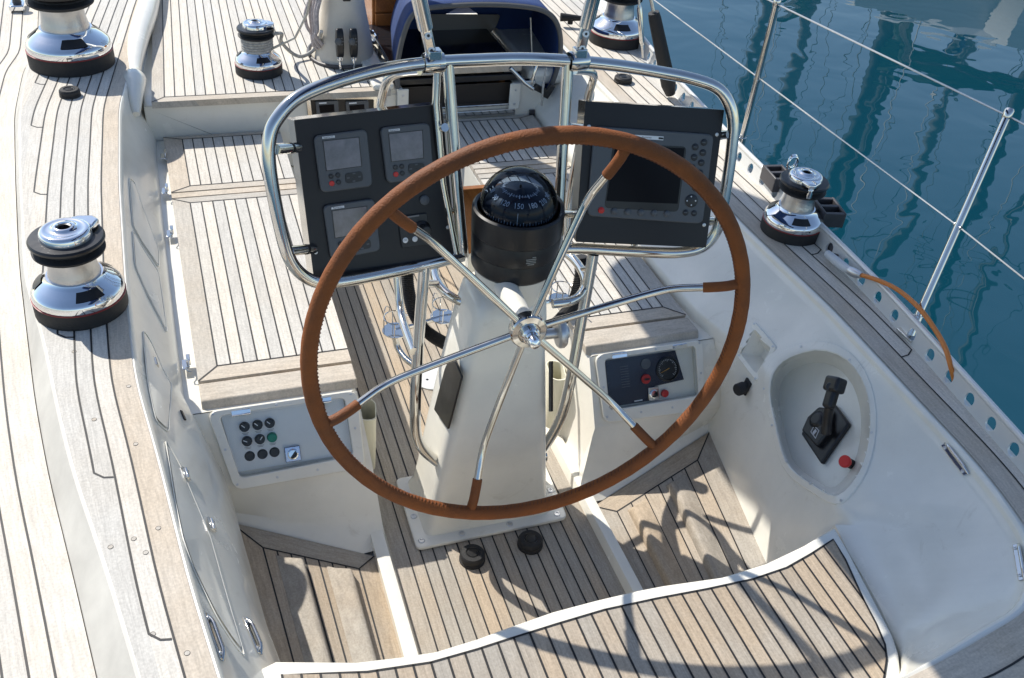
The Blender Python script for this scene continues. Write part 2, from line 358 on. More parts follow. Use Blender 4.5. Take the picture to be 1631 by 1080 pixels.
# ================================================================== SETTING
# ---- water
def water():
    m = bpy.data.materials.new("harbour_water"); m.use_nodes = True; nt = m.node_tree; N, L = nt.nodes.new, nt.links.new; b = nt.nodes["Principled BSDF"]
    b.inputs["Base Color"].default_value = (.002, .041, .065, 1); b.inputs["Roughness"].default_value = .015; b.inputs["IOR"].default_value = 1.55
    tc = N("ShaderNodeTexCoord"); mp = N("ShaderNodeMapping"); mp.inputs["Scale"].default_value = (1, 1.0, 1); L(tc.outputs["Object"], mp.inputs[0])
    n1 = N("ShaderNodeTexNoise"); n1.inputs["Scale"].default_value = 1.5; n1.inputs["Detail"].default_value = 2.; n1.inputs["Roughness"].default_value = .45; n1.inputs["Distortion"].default_value = .4
    n2 = N("ShaderNodeTexNoise"); n2.inputs["Scale"].default_value = .45; n2.inputs["Detail"].default_value = 1
    L(mp.outputs[0], n1.inputs[0]); L(mp.outputs[0], n2.inputs[0])
    a = N("ShaderNodeMath"); a.operation = 'MULTIPLY_ADD'; a.inputs[1].default_value = 1.6; L(n2.outputs["Fac"], a.inputs[0]); L(n1.outputs["Fac"], a.inputs[2])
    bp = N("ShaderNodeBump"); bp.inputs["Strength"].default_value = 1.; bp.inputs["Distance"].default_value = .011; L(a.outputs[0], bp.inputs["Height"]); L(bp.outputs[0], b.inputs["Normal"])
    mb = MB(); mb.add([(-600, -200, ZW), (900, -200, ZW), (900, 1500, ZW), (-600, 1500, ZW)], [(0, 1, 2, 3)])
    struct(mb.build("water", m))
water()
# ---- side deck, port (left)
mb = MB(); strip(mb, .7, 6.6, lambda y: ll(y)-.004, lambda y: ll(y)-1.1, ZD, -1, .07, .046, .02, nl=20, margin_m=0)
mb.add([(ll(y)-(1.1 if k else 0), y, ZD-.03) for y in (.7, 6.6) for k in (0, 1)], [(0, 1, 3, 2)], 3)
struct(mb.build("side_deck", [TEAK, CAULK, TEAKB, GEL]))
# ---- coaming, port: one moulding (lip, top, inner wall)
ys = frange(.75, 6.5, .08)
mb = MB()
lowin = lambda y: interp([(.75, .16), (1.55, .03), (2.16, -.03), (2.25, -.07), (4.05, -.10), (4.2, -.12), (6.5, 0)], y)
lowz = lambda y: ZS-.02 if y < 4.03 else ZB
rows = []
for y in ys:
    xi, xo, xl = li(y), lo(y), ll(y); zl = lowz(y); wi = lowin(y)
    rows.append([V((xl-.01, y, ZD-.03)), V((xl, y, ZD+.004)), V((xo-.004, y, ZC-.016)), V((xo+.004, y, ZC-.003)), V((xo+.01, y, ZC-.0025)), V((xi-.010, y, ZC-.0025)), V((xi+.001, y, ZC-.001)), V((xi+.008, y, ZC-.008)), V((xi+.012, y, ZC-.03)),
                 V((xi*.75+wi*.25+.008, y, ZC-.11)), V((xi*.35+wi*.65+.004, y, ZB+.02)), V((wi, y, min(.25, ZB-.1))), V((wi, y, zl))])
mb.loft([q[:5] for q in rows], 1); mb.loft([q[4:] for q in rows]); LWALL = struct(mb.build("coaming", [GEL, mat("worn_gelcoat_lip", (.53, .51, .46), .55, var=.16, vscale=6.)], ang=50))
mb = MB(); strip(mb, .75, 6.4, lambda y: li(y)-.004, lambda y: lo(y)+.012, ZC+.001, -1, .055, .042, .035, nl=9)
for u, v in ((216, 707), (213, 858), (252, 841), (176, 871), (243, 1010), (298, 1040), (150, 668), (232, 880), (205, 615), (118, 560)):
    c = P(u, v, z=ZC+.0016); mb.lathe([(0, .0), (.0052, .0)], c, n=14, m=2); mb.tube([c+V((math.cos(a)*.0056, math.sin(a)*.0056, 0)) for a in [2*math.pi*k/12 for k in range(12)]], .00045, 4, closed=True, m=1)
struct(mb.build("coaming_teak", [TEAK, CAULK, TEAKB]))
# ---- coaming, starboard
def rsec(y):
    """x of the inner wall at ZC, .47, .2, 0"""
    t = ri(y)
    return (t, interp([(1.0, 1.50), (1.3, 1.535), (1.6, 1.62), (2.0, 1.665), (2.3, 1.60), (2.6, 1.585), (4.1, 1.62), (6.5, 1.66)], y),
            interp([(1.0, 1.45), (1.3, 1.49), (1.55, 1.53), (2.1, 1.635), (2.35, 1.6), (4.1, 1.62), (6.5, 1.66)], y),
            interp([(1.0, 1.42), (1.3, 1.46), (1.55, 1.50), (2.1, 1.605), (4.1, 1.62), (6.5, 1.66)], y))
rows = []
for y in frange(1.0, 6.5, .05):
    a = ri(y); sk_ = max(0., min(1., (1.95-y)/.88)); sk_ = .25*sk_*sk_*(3-2*sk_)
    def yy(t): return y+sk_*t
    b = rsec(yy(.85))[1]; c = rsec(yy(1))[2]; d = rsec(yy(1))[3]; zb = .47+.0*sk_
    rows.append([V((ro(y)+.004, y, ZC-.002)), V((a+.016, y, ZC-.002)), V((a+.004, y, ZC)), V((a-.006, y, ZC-.006)), V((a-.010, y, ZC-.022)), V((a*.62+b*.38-.004, yy(.25), ZC-.085)), V((a*.2+b*.8, yy(.7), .52)), V((b, yy(.85), .47)), V((b*.5+c*.5, yy(.95), .33)), V((c, yy(1), .2)), V((d*.7+c*.3, yy(1), .07)), V((d, yy(1), ZS-.02))])
# aft quarter: the wall wraps round behind the helm seat
rim = [P(1608, 813, z=ZC), P(1634, 856, z=ZC), P(1645, 910, z=ZC), P(1626, 965, z=ZC), P(1560, 1008, z=ZC), P(1480, 1056, z=ZC), P(1400, 1098, z=ZC), P(1290, 1150, z=ZC), P(1120, 1215, z=ZC)]
low = [P(1330, 836, z=ZA-.03), P(1352, 880, z=ZA-.03), P(1378, 925, z=ZA-.03), P(1402, 970, z=ZA-.03), P(1420, 1010, z=ZA-.03), P(1432, 1045, z=ZA-.03), P(1436, 1085, z=ZA-.03), P(1420, 1150, z=ZA-.03), P(1330, 1230, z=ZA-.03)]
rim = spline(rim, 4); low = spline(low, 4); arows = []
for a, b in zip(rim, low):
    n = (b-a); n.z = 0; n.normalize(); o = -n
    r = [a+o*.36-V((0, 0, .002)), a+o*.014-V((0, 0, .002)), a, a+n*.008-V((0, 0, .006)), a+n*.012-V((0, 0, .02))]
    for t, dz in ((.30, .38), (.58, .68), (.82, .88), (.96, .97), (1., 1.)): r.append(V((a.x+(b.x-a.x)*t, a.y+(b.y-a.y)*t, a.z+(b.z-a.z)*dz)))
    q = b.copy(); q.z = .2; r.append(q); q = b.copy(); q.z = -.02; r.append(q); arows.append(r)
allr = [r for r in rows if r[2].y > 1.12]
allr = arows[::-1] + allr
# refine into a fine grid, then open the two recesses
mb = MB(); mb.loft(allr)
def subdivide_rows(R, k):
    R = [[a.lerp(b, t/k) for a, b in zip(r, r[1:]) for t in range(k)]+[r[-1]] for r in R]
    out = []
    for r, s in zip(R, R[1:]):
        for t in range(k): out.append([a.lerp(b, t/k) for a, b in zip(r, s)])
    return out+[R[-1]]
def proj(p):
    d = V(p)-CAM; w = d.dot(FW); return CX+F*d.dot(RX)/w, CY-F*d.dot(UP)/w
base_bvh = BVHTree.FromPolygons([tuple(p) for p in mb.v], mb.f)
def bhit(bvh, u, v, lift=0.):
    d = ray(u, v).normalized(); loc, n, i, t = bvh.ray_cast(CAM, d)
    if loc is None: loc, n, i, t = bvh.find_nearest(CAM+d*2.6)
    if n.dot(CAM-loc) < 0: n = -n
    return loc+n*lift, n
THR = [(1200, 546), (1228, 556), (1268, 545), (1305, 543), (1345, 557), (1376, 590), (1392, 635), (1396, 690), (1390, 740), (1372, 778), (1346, 803), (1322, 803), (1290, 780), (1256, 752), (1236, 722), (1222, 690), (1212, 645), (1202, 598)]
THR = [(1254, 555), (1298, 543), (1338, 551), (1368, 575), (1388, 612), (1397, 658), (1394, 708), (1382, 752), (1362, 784), (1340, 803), (1320, 801), (1294, 785), (1266, 766), (1246, 742), (1234, 706), (1226, 670), (1218, 635), (1218, 600), (1230, 573)]
SPK = [(1201, 511), (1237, 553), (1205, 609), (1172, 566)]
# ================================================================== end of part 1
def inpoly(x, y, pg):
    c = False; j = len(pg)-1
    for i in range(len(pg)):
        if (pg[i][1] > y) != (pg[j][1] > y) and x < (pg[j][0]-pg[i][0])*(y-pg[i][1])/(pg[j][1]-pg[i][1])+pg[i][0]: c = not c
        j = i
    return c
def shrink(pg, k, c=None):
    cx = sum(p[0] for p in pg)/len(pg) if c is None else c[0]; cy = sum(p[1] for p in pg)/len(pg) if c is None else c[1]
    return [(cx+(x-cx)*k, cy+(y-cy)*k) for x, y in pg]
def inset(pg, d):
    """move a pixel-surveyed outline inwards by d survey units"""
    n = len(pg); cx = sum(p[0] for p in pg)/n; cy = sum(p[1] for p in pg)/n; out = []
    for i in range(n):
        (ax, ay), (bx, by), (x, y) = pg[i-1], pg[(i+1) % n], pg[i]
        tx, ty = bx-ax, by-ay; l = math.hypot(tx, ty); nx, ny = -ty/l, tx/l
        if nx*(cx-x)+ny*(cy-y) < 0: nx, ny = -nx, -ny
        out.append((x+nx*d, y+ny*d))
    return out
R2 = subdivide_rows(allr, 5); mb = MB(); nn = len(R2[0]); thr_cut = shrink(THR, .93); spk_cut = shrink(SPK, .78)
for r in R2: mb.v += r
for i in range(len(R2)-1):
    for j in range(nn-1):
        f = (i*nn+j, i*nn+j+1, (i+1)*nn+j+1, (i+1)*nn+j); c = (mb.v[f[0]]+mb.v[f[2]])/2
        if c.y > .8 and (lambda q: inpoly(q[0], q[1], thr_cut) or inpoly(q[0], q[1], spk_cut))(proj(c)): continue
        mb.f.append(list(f)); mb.m.append(0); mb.uv.append([(0, 0)]*4)
struct(mb.build("cockpit_wall", GEL, ang=60))
# starboard coaming teak, incl. the aft quarter
mb = MB(); strip(mb, 1.02, 6.4, lambda y: ri(y)+.013, lambda y: ro(y), ZC+.002, 1, .066, .055, .03, nl=8)
q0 = [p for p in rim if True]; outer = []
for a, b in zip(rim, low):
    n = (a-b); n.z = 0; n.normalize(); outer.append(n)
rr = [[a+n*.012+V((0, 0, .0015)), a+n*.085+V((0, 0, .0015)), a+n*.36+V((0, 0, .0015))] for a, n in zip(rim, outer)]
L_ = [0.]
for a, b in zip(rim, rim[1:]): L_.append(L_[-1]+(b-a).length)
for k in range(2):
    for i in range(6 if k else 6, len(rr)-1):
        mb.add([rr[i][k], rr[i][k+1], rr[i+1][k+1], rr[i+1][k]], [(0, 1, 2, 3)], 2, [(90.1+k*3, L_[i]), (90.9+k*3, L_[i]), (90.9+k*3, L_[i+1]), (90.1+k*3, L_[i+1])])
ribbon(mb, [r[1] for r in rr[8:]], lift=.001)
ribbon(mb, [rr[6][0], rr[6][2]], lift=.001)
struct(mb.build("starboard_deck_teak", [TEAK, CAULK, TEAKB]))
mb = MB(); rows = []
for y in frange(.7, 6.5, .08):
    rows.append([V((ro(y)-.01, y, ZC-.004)), V((rt(y)+.02, y, ZC-.004)), V((rt(y)+.03, y, ZC-.02)), V((rt(y)+.05, y, ZC-.2)), V((rt(y)+.02, y, ZC-.7)), V((rt(y)-.25, y, ZC-1.4)), V((rt(y)-.9, y, ZW-.5))])
mb.loft(rows); struct(mb.build("hull_side", GEL))
mb = MB(); rows = []
for y in frange(.3, 6.6, .2):
    rows.append([V((ll(y)-1.08, y, ZD-.02)), V((ll(y)-1.12, y, ZD-.06)), V((ll(y)-1.12, y, ZD-.6)), V((ll(y)-.6, y, ZW-.4))])
mb.loft(rows); struct(mb.build("hull_side", GEL))
# sole moulding under everything
mb = MB(); mb.add([(-.3, .0, -.02), (1.8, .0, -.02), (1.8, 4.2, -.02), (-.3, 4.2, -.02)], [(0, 1, 2, 3)])
struct(mb.build("cockpit_floor_moulding", GEL))
mb = MB(); panel(mb, [(.425, 4.03, .0), (1.085, 4.03, .0), (1.085, 1.1, .0), (.425, 1.1, .0)], 0, 0, .055, .055, n=14)
# staggered plank ends
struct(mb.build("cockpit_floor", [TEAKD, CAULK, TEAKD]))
for side, x0, x1 in ((0, .378, .428), (1, 1.082, 1.124)):
    mb = MB(); prof = [(0, -.02), (.002, .02), (.012, .034), (.5, .036), (.8, .034), (1, .01), (1, -.02)]
    mb.loft([[V((x0+(x1-x0)*a if not side else x1-(x1-x0)*a, y, z)) for a, z in prof] for y in (1.0, 1.9, 2.12, 2.25)])
    tag(mb.build("footwell_ridge", GEL), "white moulded ridge between the %s footwell and the centre planks" % ("left" if not side else "right"), "ridge")
# ---- footwells
def well(q, lab, side):
    t = thing("footwell_grating", lab, "grating", (q[0][0], q[0][1], 0))
    mb = MB(); B = panel(mb, q, .075, 0, .075, .055, th=.02, n=6 if side else 7)
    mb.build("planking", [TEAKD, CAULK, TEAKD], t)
    for a, b in (((.27, .46), (.62, .80)) if not side else ((.30, .47), (.64, .80))):
        mb = MB(); rows = []
        for k in range(9):
            tt = (.105, .13, .25, .36, .48, .60, .72, .85, .985)[k]; r = []
            for f, h in ((0, .001), (.4, .018), (.72, .031), (.88, .034), (.965, .028), (1., .013), (1.0, -.002)): r.append(B(a+(b-a)*f, tt)+V((0, 0, h if k else min(h, .0006))))
            rows.append(r)
        o = random.randint(0, 300); n = len(rows[0]); uv = [(o+.1+.8*j/(n-1), .2*k) for k in range(9) for j in range(n)]
        mb.loft(rows, uvs=uv)
        mb.build("foot_chock", TEAKD, t, ang=60)
well([(-.03, 2.06, .10), (.378, 1.905, .0), (.378, 1.1, .0), (.06, 1.1, .10)], "sloping teak footwell with two foot chocks on the left of the pedestal", 0)
well([(1.615, 2.075, .10), (1.124, 1.93, .0), (1.115, 1.1, .0), (1.44, 1.1, .10)], "sloping teak footwell with two foot chocks on the right, below the engine lever", 1)
# ---- benches with console ends
def bench(side, label):
    s = 1 if not side else -1; cx = .7725
    def X(x): return x if not side else x  # world x given directly
    xi_f, xi_b = (.388, .388) if not side else (1.157, 1.157)
    xo = (lambda y: interp([(2.2, -.062), (4.04, -.10)], y)) if not side else (lambda y: interp([(2.2, 1.572), (2.6, 1.562), (4.04, 1.60)], y))
    t = thing("cockpit_bench", label, "bench", (xi_f, 2.3, 0))
    yt, yb = 2.195, 2.075                     # console face: top and bottom edge
    mb = MB(); xw = -.2 if not side else 1.72; fl = .02*(-1 if side else 1)
    # top of moulding, inner face
    mb.loft([[V((xw, y, .425)), V((xi_f-.012*s, y, .425)), V((xi_f, y, .413)), V((xi_f+fl*.6, y, .2)), V((xi_f+fl, y, .05)), V((xi_f+fl*2, y, -.02))] for y in (4.04, 3.0, yt+.004)])
    if not side: top = (-.105, xi_f); bot = (-.07, xi_f+.022)
    else: top = (1.62, xi_f); bot = (1.66, xi_f-.0)
    hole = [(.174, .05), (.915, .05), (.892, .81), (.19, .85)] if not side else [(.17, .05), (.895, .05), (.892, .77), (.215, .77)]
    def Fc(a, b, d=0.):   # a: 0 outer .. 1 inner, b: 0 top .. 1 bottom
        x0 = top[0]+(top[1]-top[0])*a; x1 = bot[0]+(bot[1]-bot[0])*a
        return V((x0+(x1-x0)*b, yt+(yb-yt)*b, .425+(.215-.425)*b)) + V((0, .86, -.5))*d
    o = [Fc(a, b) for a, b in ((0, 0), (1, 0), (1, 1), (0, 1))]; h = [Fc(*a) for a in hole]; hb = [Fc(a, b, .0155) for a, b in hole]
    mb.add(o+h, [(i, (i+1) % 4, 4+(i+1) % 4, 4+i) for i in range(4)])
    mb.add(h+hb, [(i, (i+1) % 4, 4+(i+1) % 4, 4+i) for i in range(4)]+[(4, 5, 6, 7)])
    # inner face between face line and bench
    mb.add([o[1], V((xi_f, yt+.004, .413)), V((xi_f+fl*.6, yt+.004, .2)), V((xi_f+fl, yt+.004, .05)), V((xi_f+fl*2, yt+.004, -.02)), V((xi_f+fl*2, 2.05, -.02)), V((xi_f+fl*1.8, 2.07, .06)), o[2]], [tuple(range(8))])
    # bulge below the face, running down to the footwell
    if not side: c, d = V((-.08, 2.085, .10)), V((.372, 1.908, .0)); d2 = V((.425, 1.93, .0))
    else: c, d = V((1.66, 2.095, .10)), V((1.130, 1.935, .0)); d2 = V((1.08, 1.95, .0))
    R_ = []
    for w_, dy in ((0, 0), (.12, .006), (.45, .012), (.75, .02), (.92, .006), (1, 0)):
        r = []
        for k in range(9):
            a = k/8; p = o[3].lerp(o[2], a); e = c.lerp(d, min(1, a/.93)) if a < .93 else d.lerp(d2, (a-.93)/.07)
            q = p.lerp(e, w_); q.z = p.z+(e.z-p.z)*(1-(1-w_)**1.15); q.y += dy*(1 if w_ < .9 else 1); r.append(q)
        R_.append(r)
    mb.loft(R_)
    e = R_[-1][-1]; mb.add([r[-1] for r in R_]+[V((xi_f+fl*2, 2.05, -.02)), V((xi_f+fl*1.8, 2.07, .06))], [tuple(range(8))])
    mb.build("moulding", GEL, t, ang=35)
    def q(ya, yb_, ex=.0): return [(xo(ya), ya, ZB), (xi_f+.006*s, ya, ZB), (xi_b+.006*s, yb_, ZB), (xo(yb_), yb_, ZB)]
    mb = MB(); panel(mb, q(4.02, 3.515), .03, .042, .075, .0, n=10 if not side else 9); mb.build("seat_hatch", [TEAK, CAULK, TEAKB], t)
    mb = MB(); panel(mb, q(3.505, 3.468), .0, .0, .0, .0, n=1, m=2); mb.build("cross_board", [TEAK, CAULK, TEAKB], t)
    mb = MB(); panel(mb, q(3.460, 2.315), .042, .062, .062, .0, n=10 if not side else 9)
    mb.build("seat_hatch", [TEAK, CAULK, TEAKB], t)
    A = q(2.303, 2.222); mb = MB(); mb.add(A+[(p[0], p[1]-(.012 if k > 1 else 0), .424) for k, p in enumerate(A)], [(0, 1, 2, 3), (0, 1, 5, 4), (1, 2, 6, 5), (2, 3, 7, 6), (3, 0, 4, 7)], 0,
        [(5.1, 0), (5.1, .4), (5.9, .4), (5.9, 0)]*2)
    mb.build("end_board", TEAKB, t, bevel=.004)
    return t, Fc, hole
BL, FL, HL = bench(0, "slatted teak bench on the left with latches and a switch panel in its end")
BR, FR, HR = bench(1, "slatted teak bench on the right with an engine panel in its end")
def console(Fc, hole, name, label, side, base):
    t = thing(name, label, "control panel", base)
    n = (Fc(1, 0)-Fc(0, 0)).cross(Fc(0, 1)-Fc(0, 0)).normalized()
    if n.dot(CAM-Fc(0, 0)) < 0: n = -n
    OC = ((.113, -.02), (1.0, -.02), (.95, .99), (.14, 1.0)) if not side else ((.10, -.02), (.966, -.02), (.94, .94), (.19, 1.0))
    O = rounded([Fc(*p) for p in OC], .03, 5)
    I = rounded([Fc(*p) for p in hole], .018, 5)
    O = [p+n*.001 for p in O]; I = [p+n*.001 for p in I]
    # both loops start at the same corner
    mb = MB(); mb.ring(O, I, n*.012); fr = mb.build("frame", GEL, t, bevel=.003, seg=2, ang=50)
    MC = [((p[0]+q[0])/2, (p[1]+q[1])/2) for p, q in zip(OC, hole)]
    for a, b in MC+[((MC[i][0]*(1-t)+MC[(i+1) % 4][0]*t), (MC[i][1]*(1-t)+MC[(i+1) % 4][1]*t)) for i, t in ((0, .45), (1, .5), (2, .35), (2, .68), (3, .5))]:
        mb = MB(); screw(mb, Fc(a, b)+n*.0132, n, .004); sub(mb, "screw", ALU, fr)
    hl = Fc(*hole[0]); mb = MB()
    mb.prism([p+n*.0095 for p in rounded([Fc(a+(.5-a)*.03, b+(.5-b)*.05) for a, b in hole], .012, 4)], n*.002)
    pane = mb.build("clear_cover", GLASS, t)
    for a in (.30, .78):
        mb = MB(); r = (Fc(1, 0)-Fc(0, 0)).normalized(); u = n.cross(r)
        c = Fc(a, hole[0][1]-.015); mb.box(c+n*.014, (.055, .012, .004), Matrix((r, u, n)).transposed()); mb.tube([c-r*.027+n*.015-u*.008, c+r*.027+n*.015-u*.008], .0032, 8); sub(mb, "hinge", CHROME, pane, bevel=.001)
    return t, n
def in_console(Fc, hole, a, b, d=.048):
    (a0, b0), (a1, _), (_, b1), _ = hole
    return Fc(a0+(a1-a0)*a, b0+(b1-b0)*b, d*.3)
T, n = console(FL, HL, "switch_panel", "white framed switch panel with nine round knobs, one green, left of the wheel", 0, (.1, 2.1, .3))
r_ = (FL(1, 0)-FL(0, 0)).normalized(); u_ = n.cross(r_); u_ = u_ if u_.z > 0 else -u_
mb = MB(); mb.prism([in_console(FL, HL, a, b, .046) for a, b in ((.01, .02), (.99, .02), (.99, .98), (.01, .98))], n*.003); mb.build("back_plate", mat("pale_grey_plate", (.80, .82, .82), .3, var=.05), T)
for j, b in enumerate((.257, .496, .75)):
    for i, a in enumerate((.165, .268, .366)):
        a -= j*.011
        on = j == 1 and i == 2; dead = j == 2
        c = in_console(FL, HL, a, b, .042); mb = MB(); h = .016 if not dead else .006
        mb.lathe([(0, 0), (.0152, 0), (.0152, .003), (.0142, .004), (.0138, h-.002), (.012, h), (0, h)], c, n, 22); kn = mb.build("green_knob" if on else "knob", GREEN if on else BLACK, T)
        if not dead and not on:
            w = math.radians([135, 135, 135, 150, 50][j*3+i]); dv = r_*math.cos(w)+u_*math.sin(w); sd = n.cross(dv); e = c+n*(h+.0006)
            mb = MB(); mb.prism([e-sd*.0012, e+sd*.0012, e+sd*.0012+dv*.012, e-sd*.0012+dv*.012], n*.0008); sub(mb, "pointer", WHITE, kn)
        if j < 2:
            e = c-u_*.0215+n*.0005; mb = MB(); mb.box(e, (.027, .007, .002), Matrix((r_, u_, n)).transposed()); lb = mb.build("label_strip", DGREY, T)
            for k in range(2):
                mb = MB(); mb.box(e+n*.0012+u_*(.0018-.0036*k), (.020-.006*k, .0012, .0006), Matrix((r_, u_, n)).transposed()); sub(mb, "lettering", GREYP, lb)
c = in_console(FL, HL, .484, .82, .010); Rm = Matrix((r_, u_, n)).transposed()
mb = MB(); mb.box(c, (.046, .046, .004), Rm); lt = mb.build("latch_plate", mat("bluish_steel", (.45, .52, .68), .22, 1.), T, bevel=.002)
mb = MB(); mb.lathe([(.016, .002), (.016, .005), (.0125, .006), (.012, .003), (0, .003)], c, n, 24); sub(mb, "ring_pull", CHROME, lt)
mb = MB(); mb.lathe([(0, 0.0025), (.0118, .0025), (.0118, .004), (0, .004)], c, n, 20, a0=math.pi*.0, a1=math.pi); sub(mb, "finger_cup", BLACK, lt)
c = in_console(FL, HL, .80, .10, .01); mb = MB(); mb.box(c, (.022, .036, .012), Rm); mb.build("cover_catch", BLACK, T, bevel=.003)
# engine panel, starboard
T, n = console(FR, HR, "engine_gauge_console", "engine panel with round gauge and red key switch under a clear cover", 1, (1.35, 2.1, .3))
r_ = (FR(0, 0)-FR(1, 0)).normalized(); u_ = n.cross(r_); u_ = u_ if u_.z > 0 else -u_; Rm = Matrix((r_, u_, n)).transposed()
def E_(a, b, d=.046): return in_console(FR, HR, 1-a, b, d)   # a from the inner (left) side
mb = MB(); mb.prism([E_(a, b, .044) for a, b in ((.03, .06), (.80, .06), (.84, .66), (.52, .70), (.50, .97), (.03, .97))], n*.004); mb.build("instrument_plate", mat("blue_black_plate", (.02, .024, .045), .25), T)
c = E_(.681, .396, .038); mb = MB(); mb.lathe([(0, 0), (.043, 0), (.043, .008), (.039, .009), (.037, .004), (0, .004)], c, n, 36); ga = mb.build("rev_counter", BLACK, T)
mb = MB()
for k in range(25):
    w = math.radians(225-270*k/24); dv = r_*math.cos(w)+u_*math.sin(w); sd = n.cross(dv); l = .008 if k % 4 == 0 else .004; e = c+n*.0045
    mb.prism([e+dv*(.034-l)-sd*.0005, e+dv*(.034-l)+sd*.0005, e+dv*.034+sd*.0005, e+dv*.034-sd*.0005], n*.0004)
sub(mb, "dial_marks", WHITE, ga); w = math.radians(200); dv = r_*math.cos(w)+u_*math.sin(w); sd = n.cross(dv); e = c+n*.006
mb = MB(); mb.prism([e-dv*.006-sd*.0014, e-dv*.006+sd*.0014, e+dv*.03+sd*.0003, e+dv*.03-sd*.0003], n*.001); sub(mb, "needle", mat("amber_needle", (.7, .35, .05), .4), ga)
mb = MB(); mb.lathe([(0, 0), (.018, 0), (.018, .006), (0, .007)], E_(.455, .232, .040), n, 24); mb.build("blank_gauge", GREYP, T)
c = E_(.433, .525, .040); mb = MB(); mb.lathe([(0, 0), (.0165, 0), (.0165, .010), (.014, .012), (0, .012)], c, n, 24); ks = mb.build("red_key_switch", RED, T)
mb = MB(); mb.box(c+n*.014, (.018, .006, .005), Rm); sub(mb, "key_slot", BLACK, ks)
for k in range(9):
    mb = MB(); c = E_(.22, .22+.05*k, .0445); mb.box(c+n*.005, (.03, .0022, .0006), Rm); mb.build("warning_text_line", GREYP, T)
mb = MB(); c = E_(.33, .93, .0445); mb.box(c+n*.005, (.03, .004, .0006), Rm); mb.build("name_strip", WHITE, T)
c = E_(.49, .84, .012); mb = MB(); mb.box(c, (.040, .048, .004), Rm); lt = mb.build("latch_plate", STEEL, T, bevel=.002)
mb = MB(); mb.lathe([(.015, .002), (.015, .005), (.012, .006), (.0115, .003), (0, .003)], c, n, 24); sub(mb, "ring_pull", CHROME, lt)
mb = MB(); mb.lathe([(0, .0025), (.0113, .0025), (.0113, .004), (0, .004)], c, n, 20, a1=math.pi); sub(mb, "finger_cup", BLACK, lt)
c = E_(.61, .87, .034); mb = MB(); mb.lathe([(0, 0), (.013, 0), (.013, .008), (.010, .010), (0, .010)], c, n, 22); mb.build("red_button", RED, T)
# ---- helm seat
fo = [(416, 1056), (567, 1052), (644, 1043), (695, 1035), (760, 1015), (800, 1000), (880, 972), (948, 954), (1016, 938), (1058, 930), (1150, 917), (1221, 895), (1280, 867), (1330, 837)]
fs = [(1352, 875), (1378, 925), (1402, 970), (1423, 1010), (1433, 1040), (1437, 1080), (1432, 1130), (1400, 1200)]
fi_ = [(449, 1075), (585, 1071), (686, 1056), (760, 1035), (800, 1022), (889, 994), (963, 972), (1046, 954), (1126, 939), (1200, 923), (1253, 905), (1290, 884), (1327, 860)]
fsi = [(1346, 892), (1374, 954), (1395, 994), (1409, 1027), (1412, 1051), (1407, 1085), (1390, 1150)]
T = thing("helm_seat", "white edged curved teak helm seat in the foreground", "seat", (.7, .9, 0))
ou = [P(u, v, z=ZA) for u, v in fo]; ou[0] = ou[0]+V((.03, .0, 0)); c0 = P(408, 1066, z=ZA); c1 = P(400, 1110, z=ZA)
out = [c1, c0]+ou+[P(u, v, z=ZA) for u, v in fs]+[V((1.0, .45, ZA)), V((.0, .45, ZA))]
mb = MB(); mb.prism(out, (0, 0, -.09)); mb.build("moulding", GEL, T, bevel=.012, seg=4, ang=60)
mb = MB(); mb.prism([V((p.x*.98+.015, p.y-.07, .41)) for p in out], (0, 0, -.43)); mb.build("seat_base", GEL, T)
fr_ = [(P(u, v, z=ZA).x, P(u, v, z=ZA).y) for u, v in fi_]; sd_ = [(P(u, v, z=ZA).x, P(u, v, z=ZA).y) for u, v in fsi]
xr = fr_[-1][0]; xl = fr_[0][0]; mb = MB(); zt = ZA+.0015
def ytop(x): return interp(fr_, x)
def ybot(x):
    s_ = sorted(sd_); 
    if x <= s_[0][0]: return .5
    return interp([(a, b) for a, b in sd_ if True] + [(xr, fr_[-1][1])], x)
nx = round((xr-xl)/W); xs = [xl+(xr-xl)*k/nx for k in range(nx+1)]
for k in range(nx):
    o = random.randint(0, 400); pts = []
    for j in range(4):
        x = xs[k]+(xs[k+1]-xs[k])*j/3; pts.append((x, ytop(x), min(ybot(x), ytop(x)-.001)))
    for (xa, ya, ba), (xb, yb, bb) in zip(pts, pts[1:]):
        f = lambda x: (x-xs[k])/(xs[k+1]-xs[k])*.9+.05; m_ = 4
        for q in range(m_):
            l = lambda y, b_, t: y+(b_-y)*t
            mb.add([(xa, l(ya, ba, q/m_), zt), (xb, l(yb, bb, q/m_), zt), (xb, l(yb, bb, (q+1)/m_), zt), (xa, l(ya, ba, (q+1)/m_), zt)], [(0, 1, 2, 3)], 0, [(o+f(xa), l(ya, ba, q/m_)), (o+f(xb), l(yb, bb, q/m_)), (o+f(xb), l(yb, bb, (q+1)/m_)), (o+f(xa), l(ya, ba, (q+1)/m_))])
    if k: ribbon(mb, [V((xs[k], ytop(xs[k]), zt)), V((xs[k], (ytop(xs[k])+ybot(xs[k]))/2, zt)), V((xs[k], min(ybot(xs[k]), ytop(xs[k])-.001), zt))], w=.0052)
ribbon(mb, [V((xl+.0, .5, zt))]+[V((x, y, zt)) for x, y in fr_+sd_], w=.005)
mb.build("teak_planking", [TEAKD, CAULK], T)
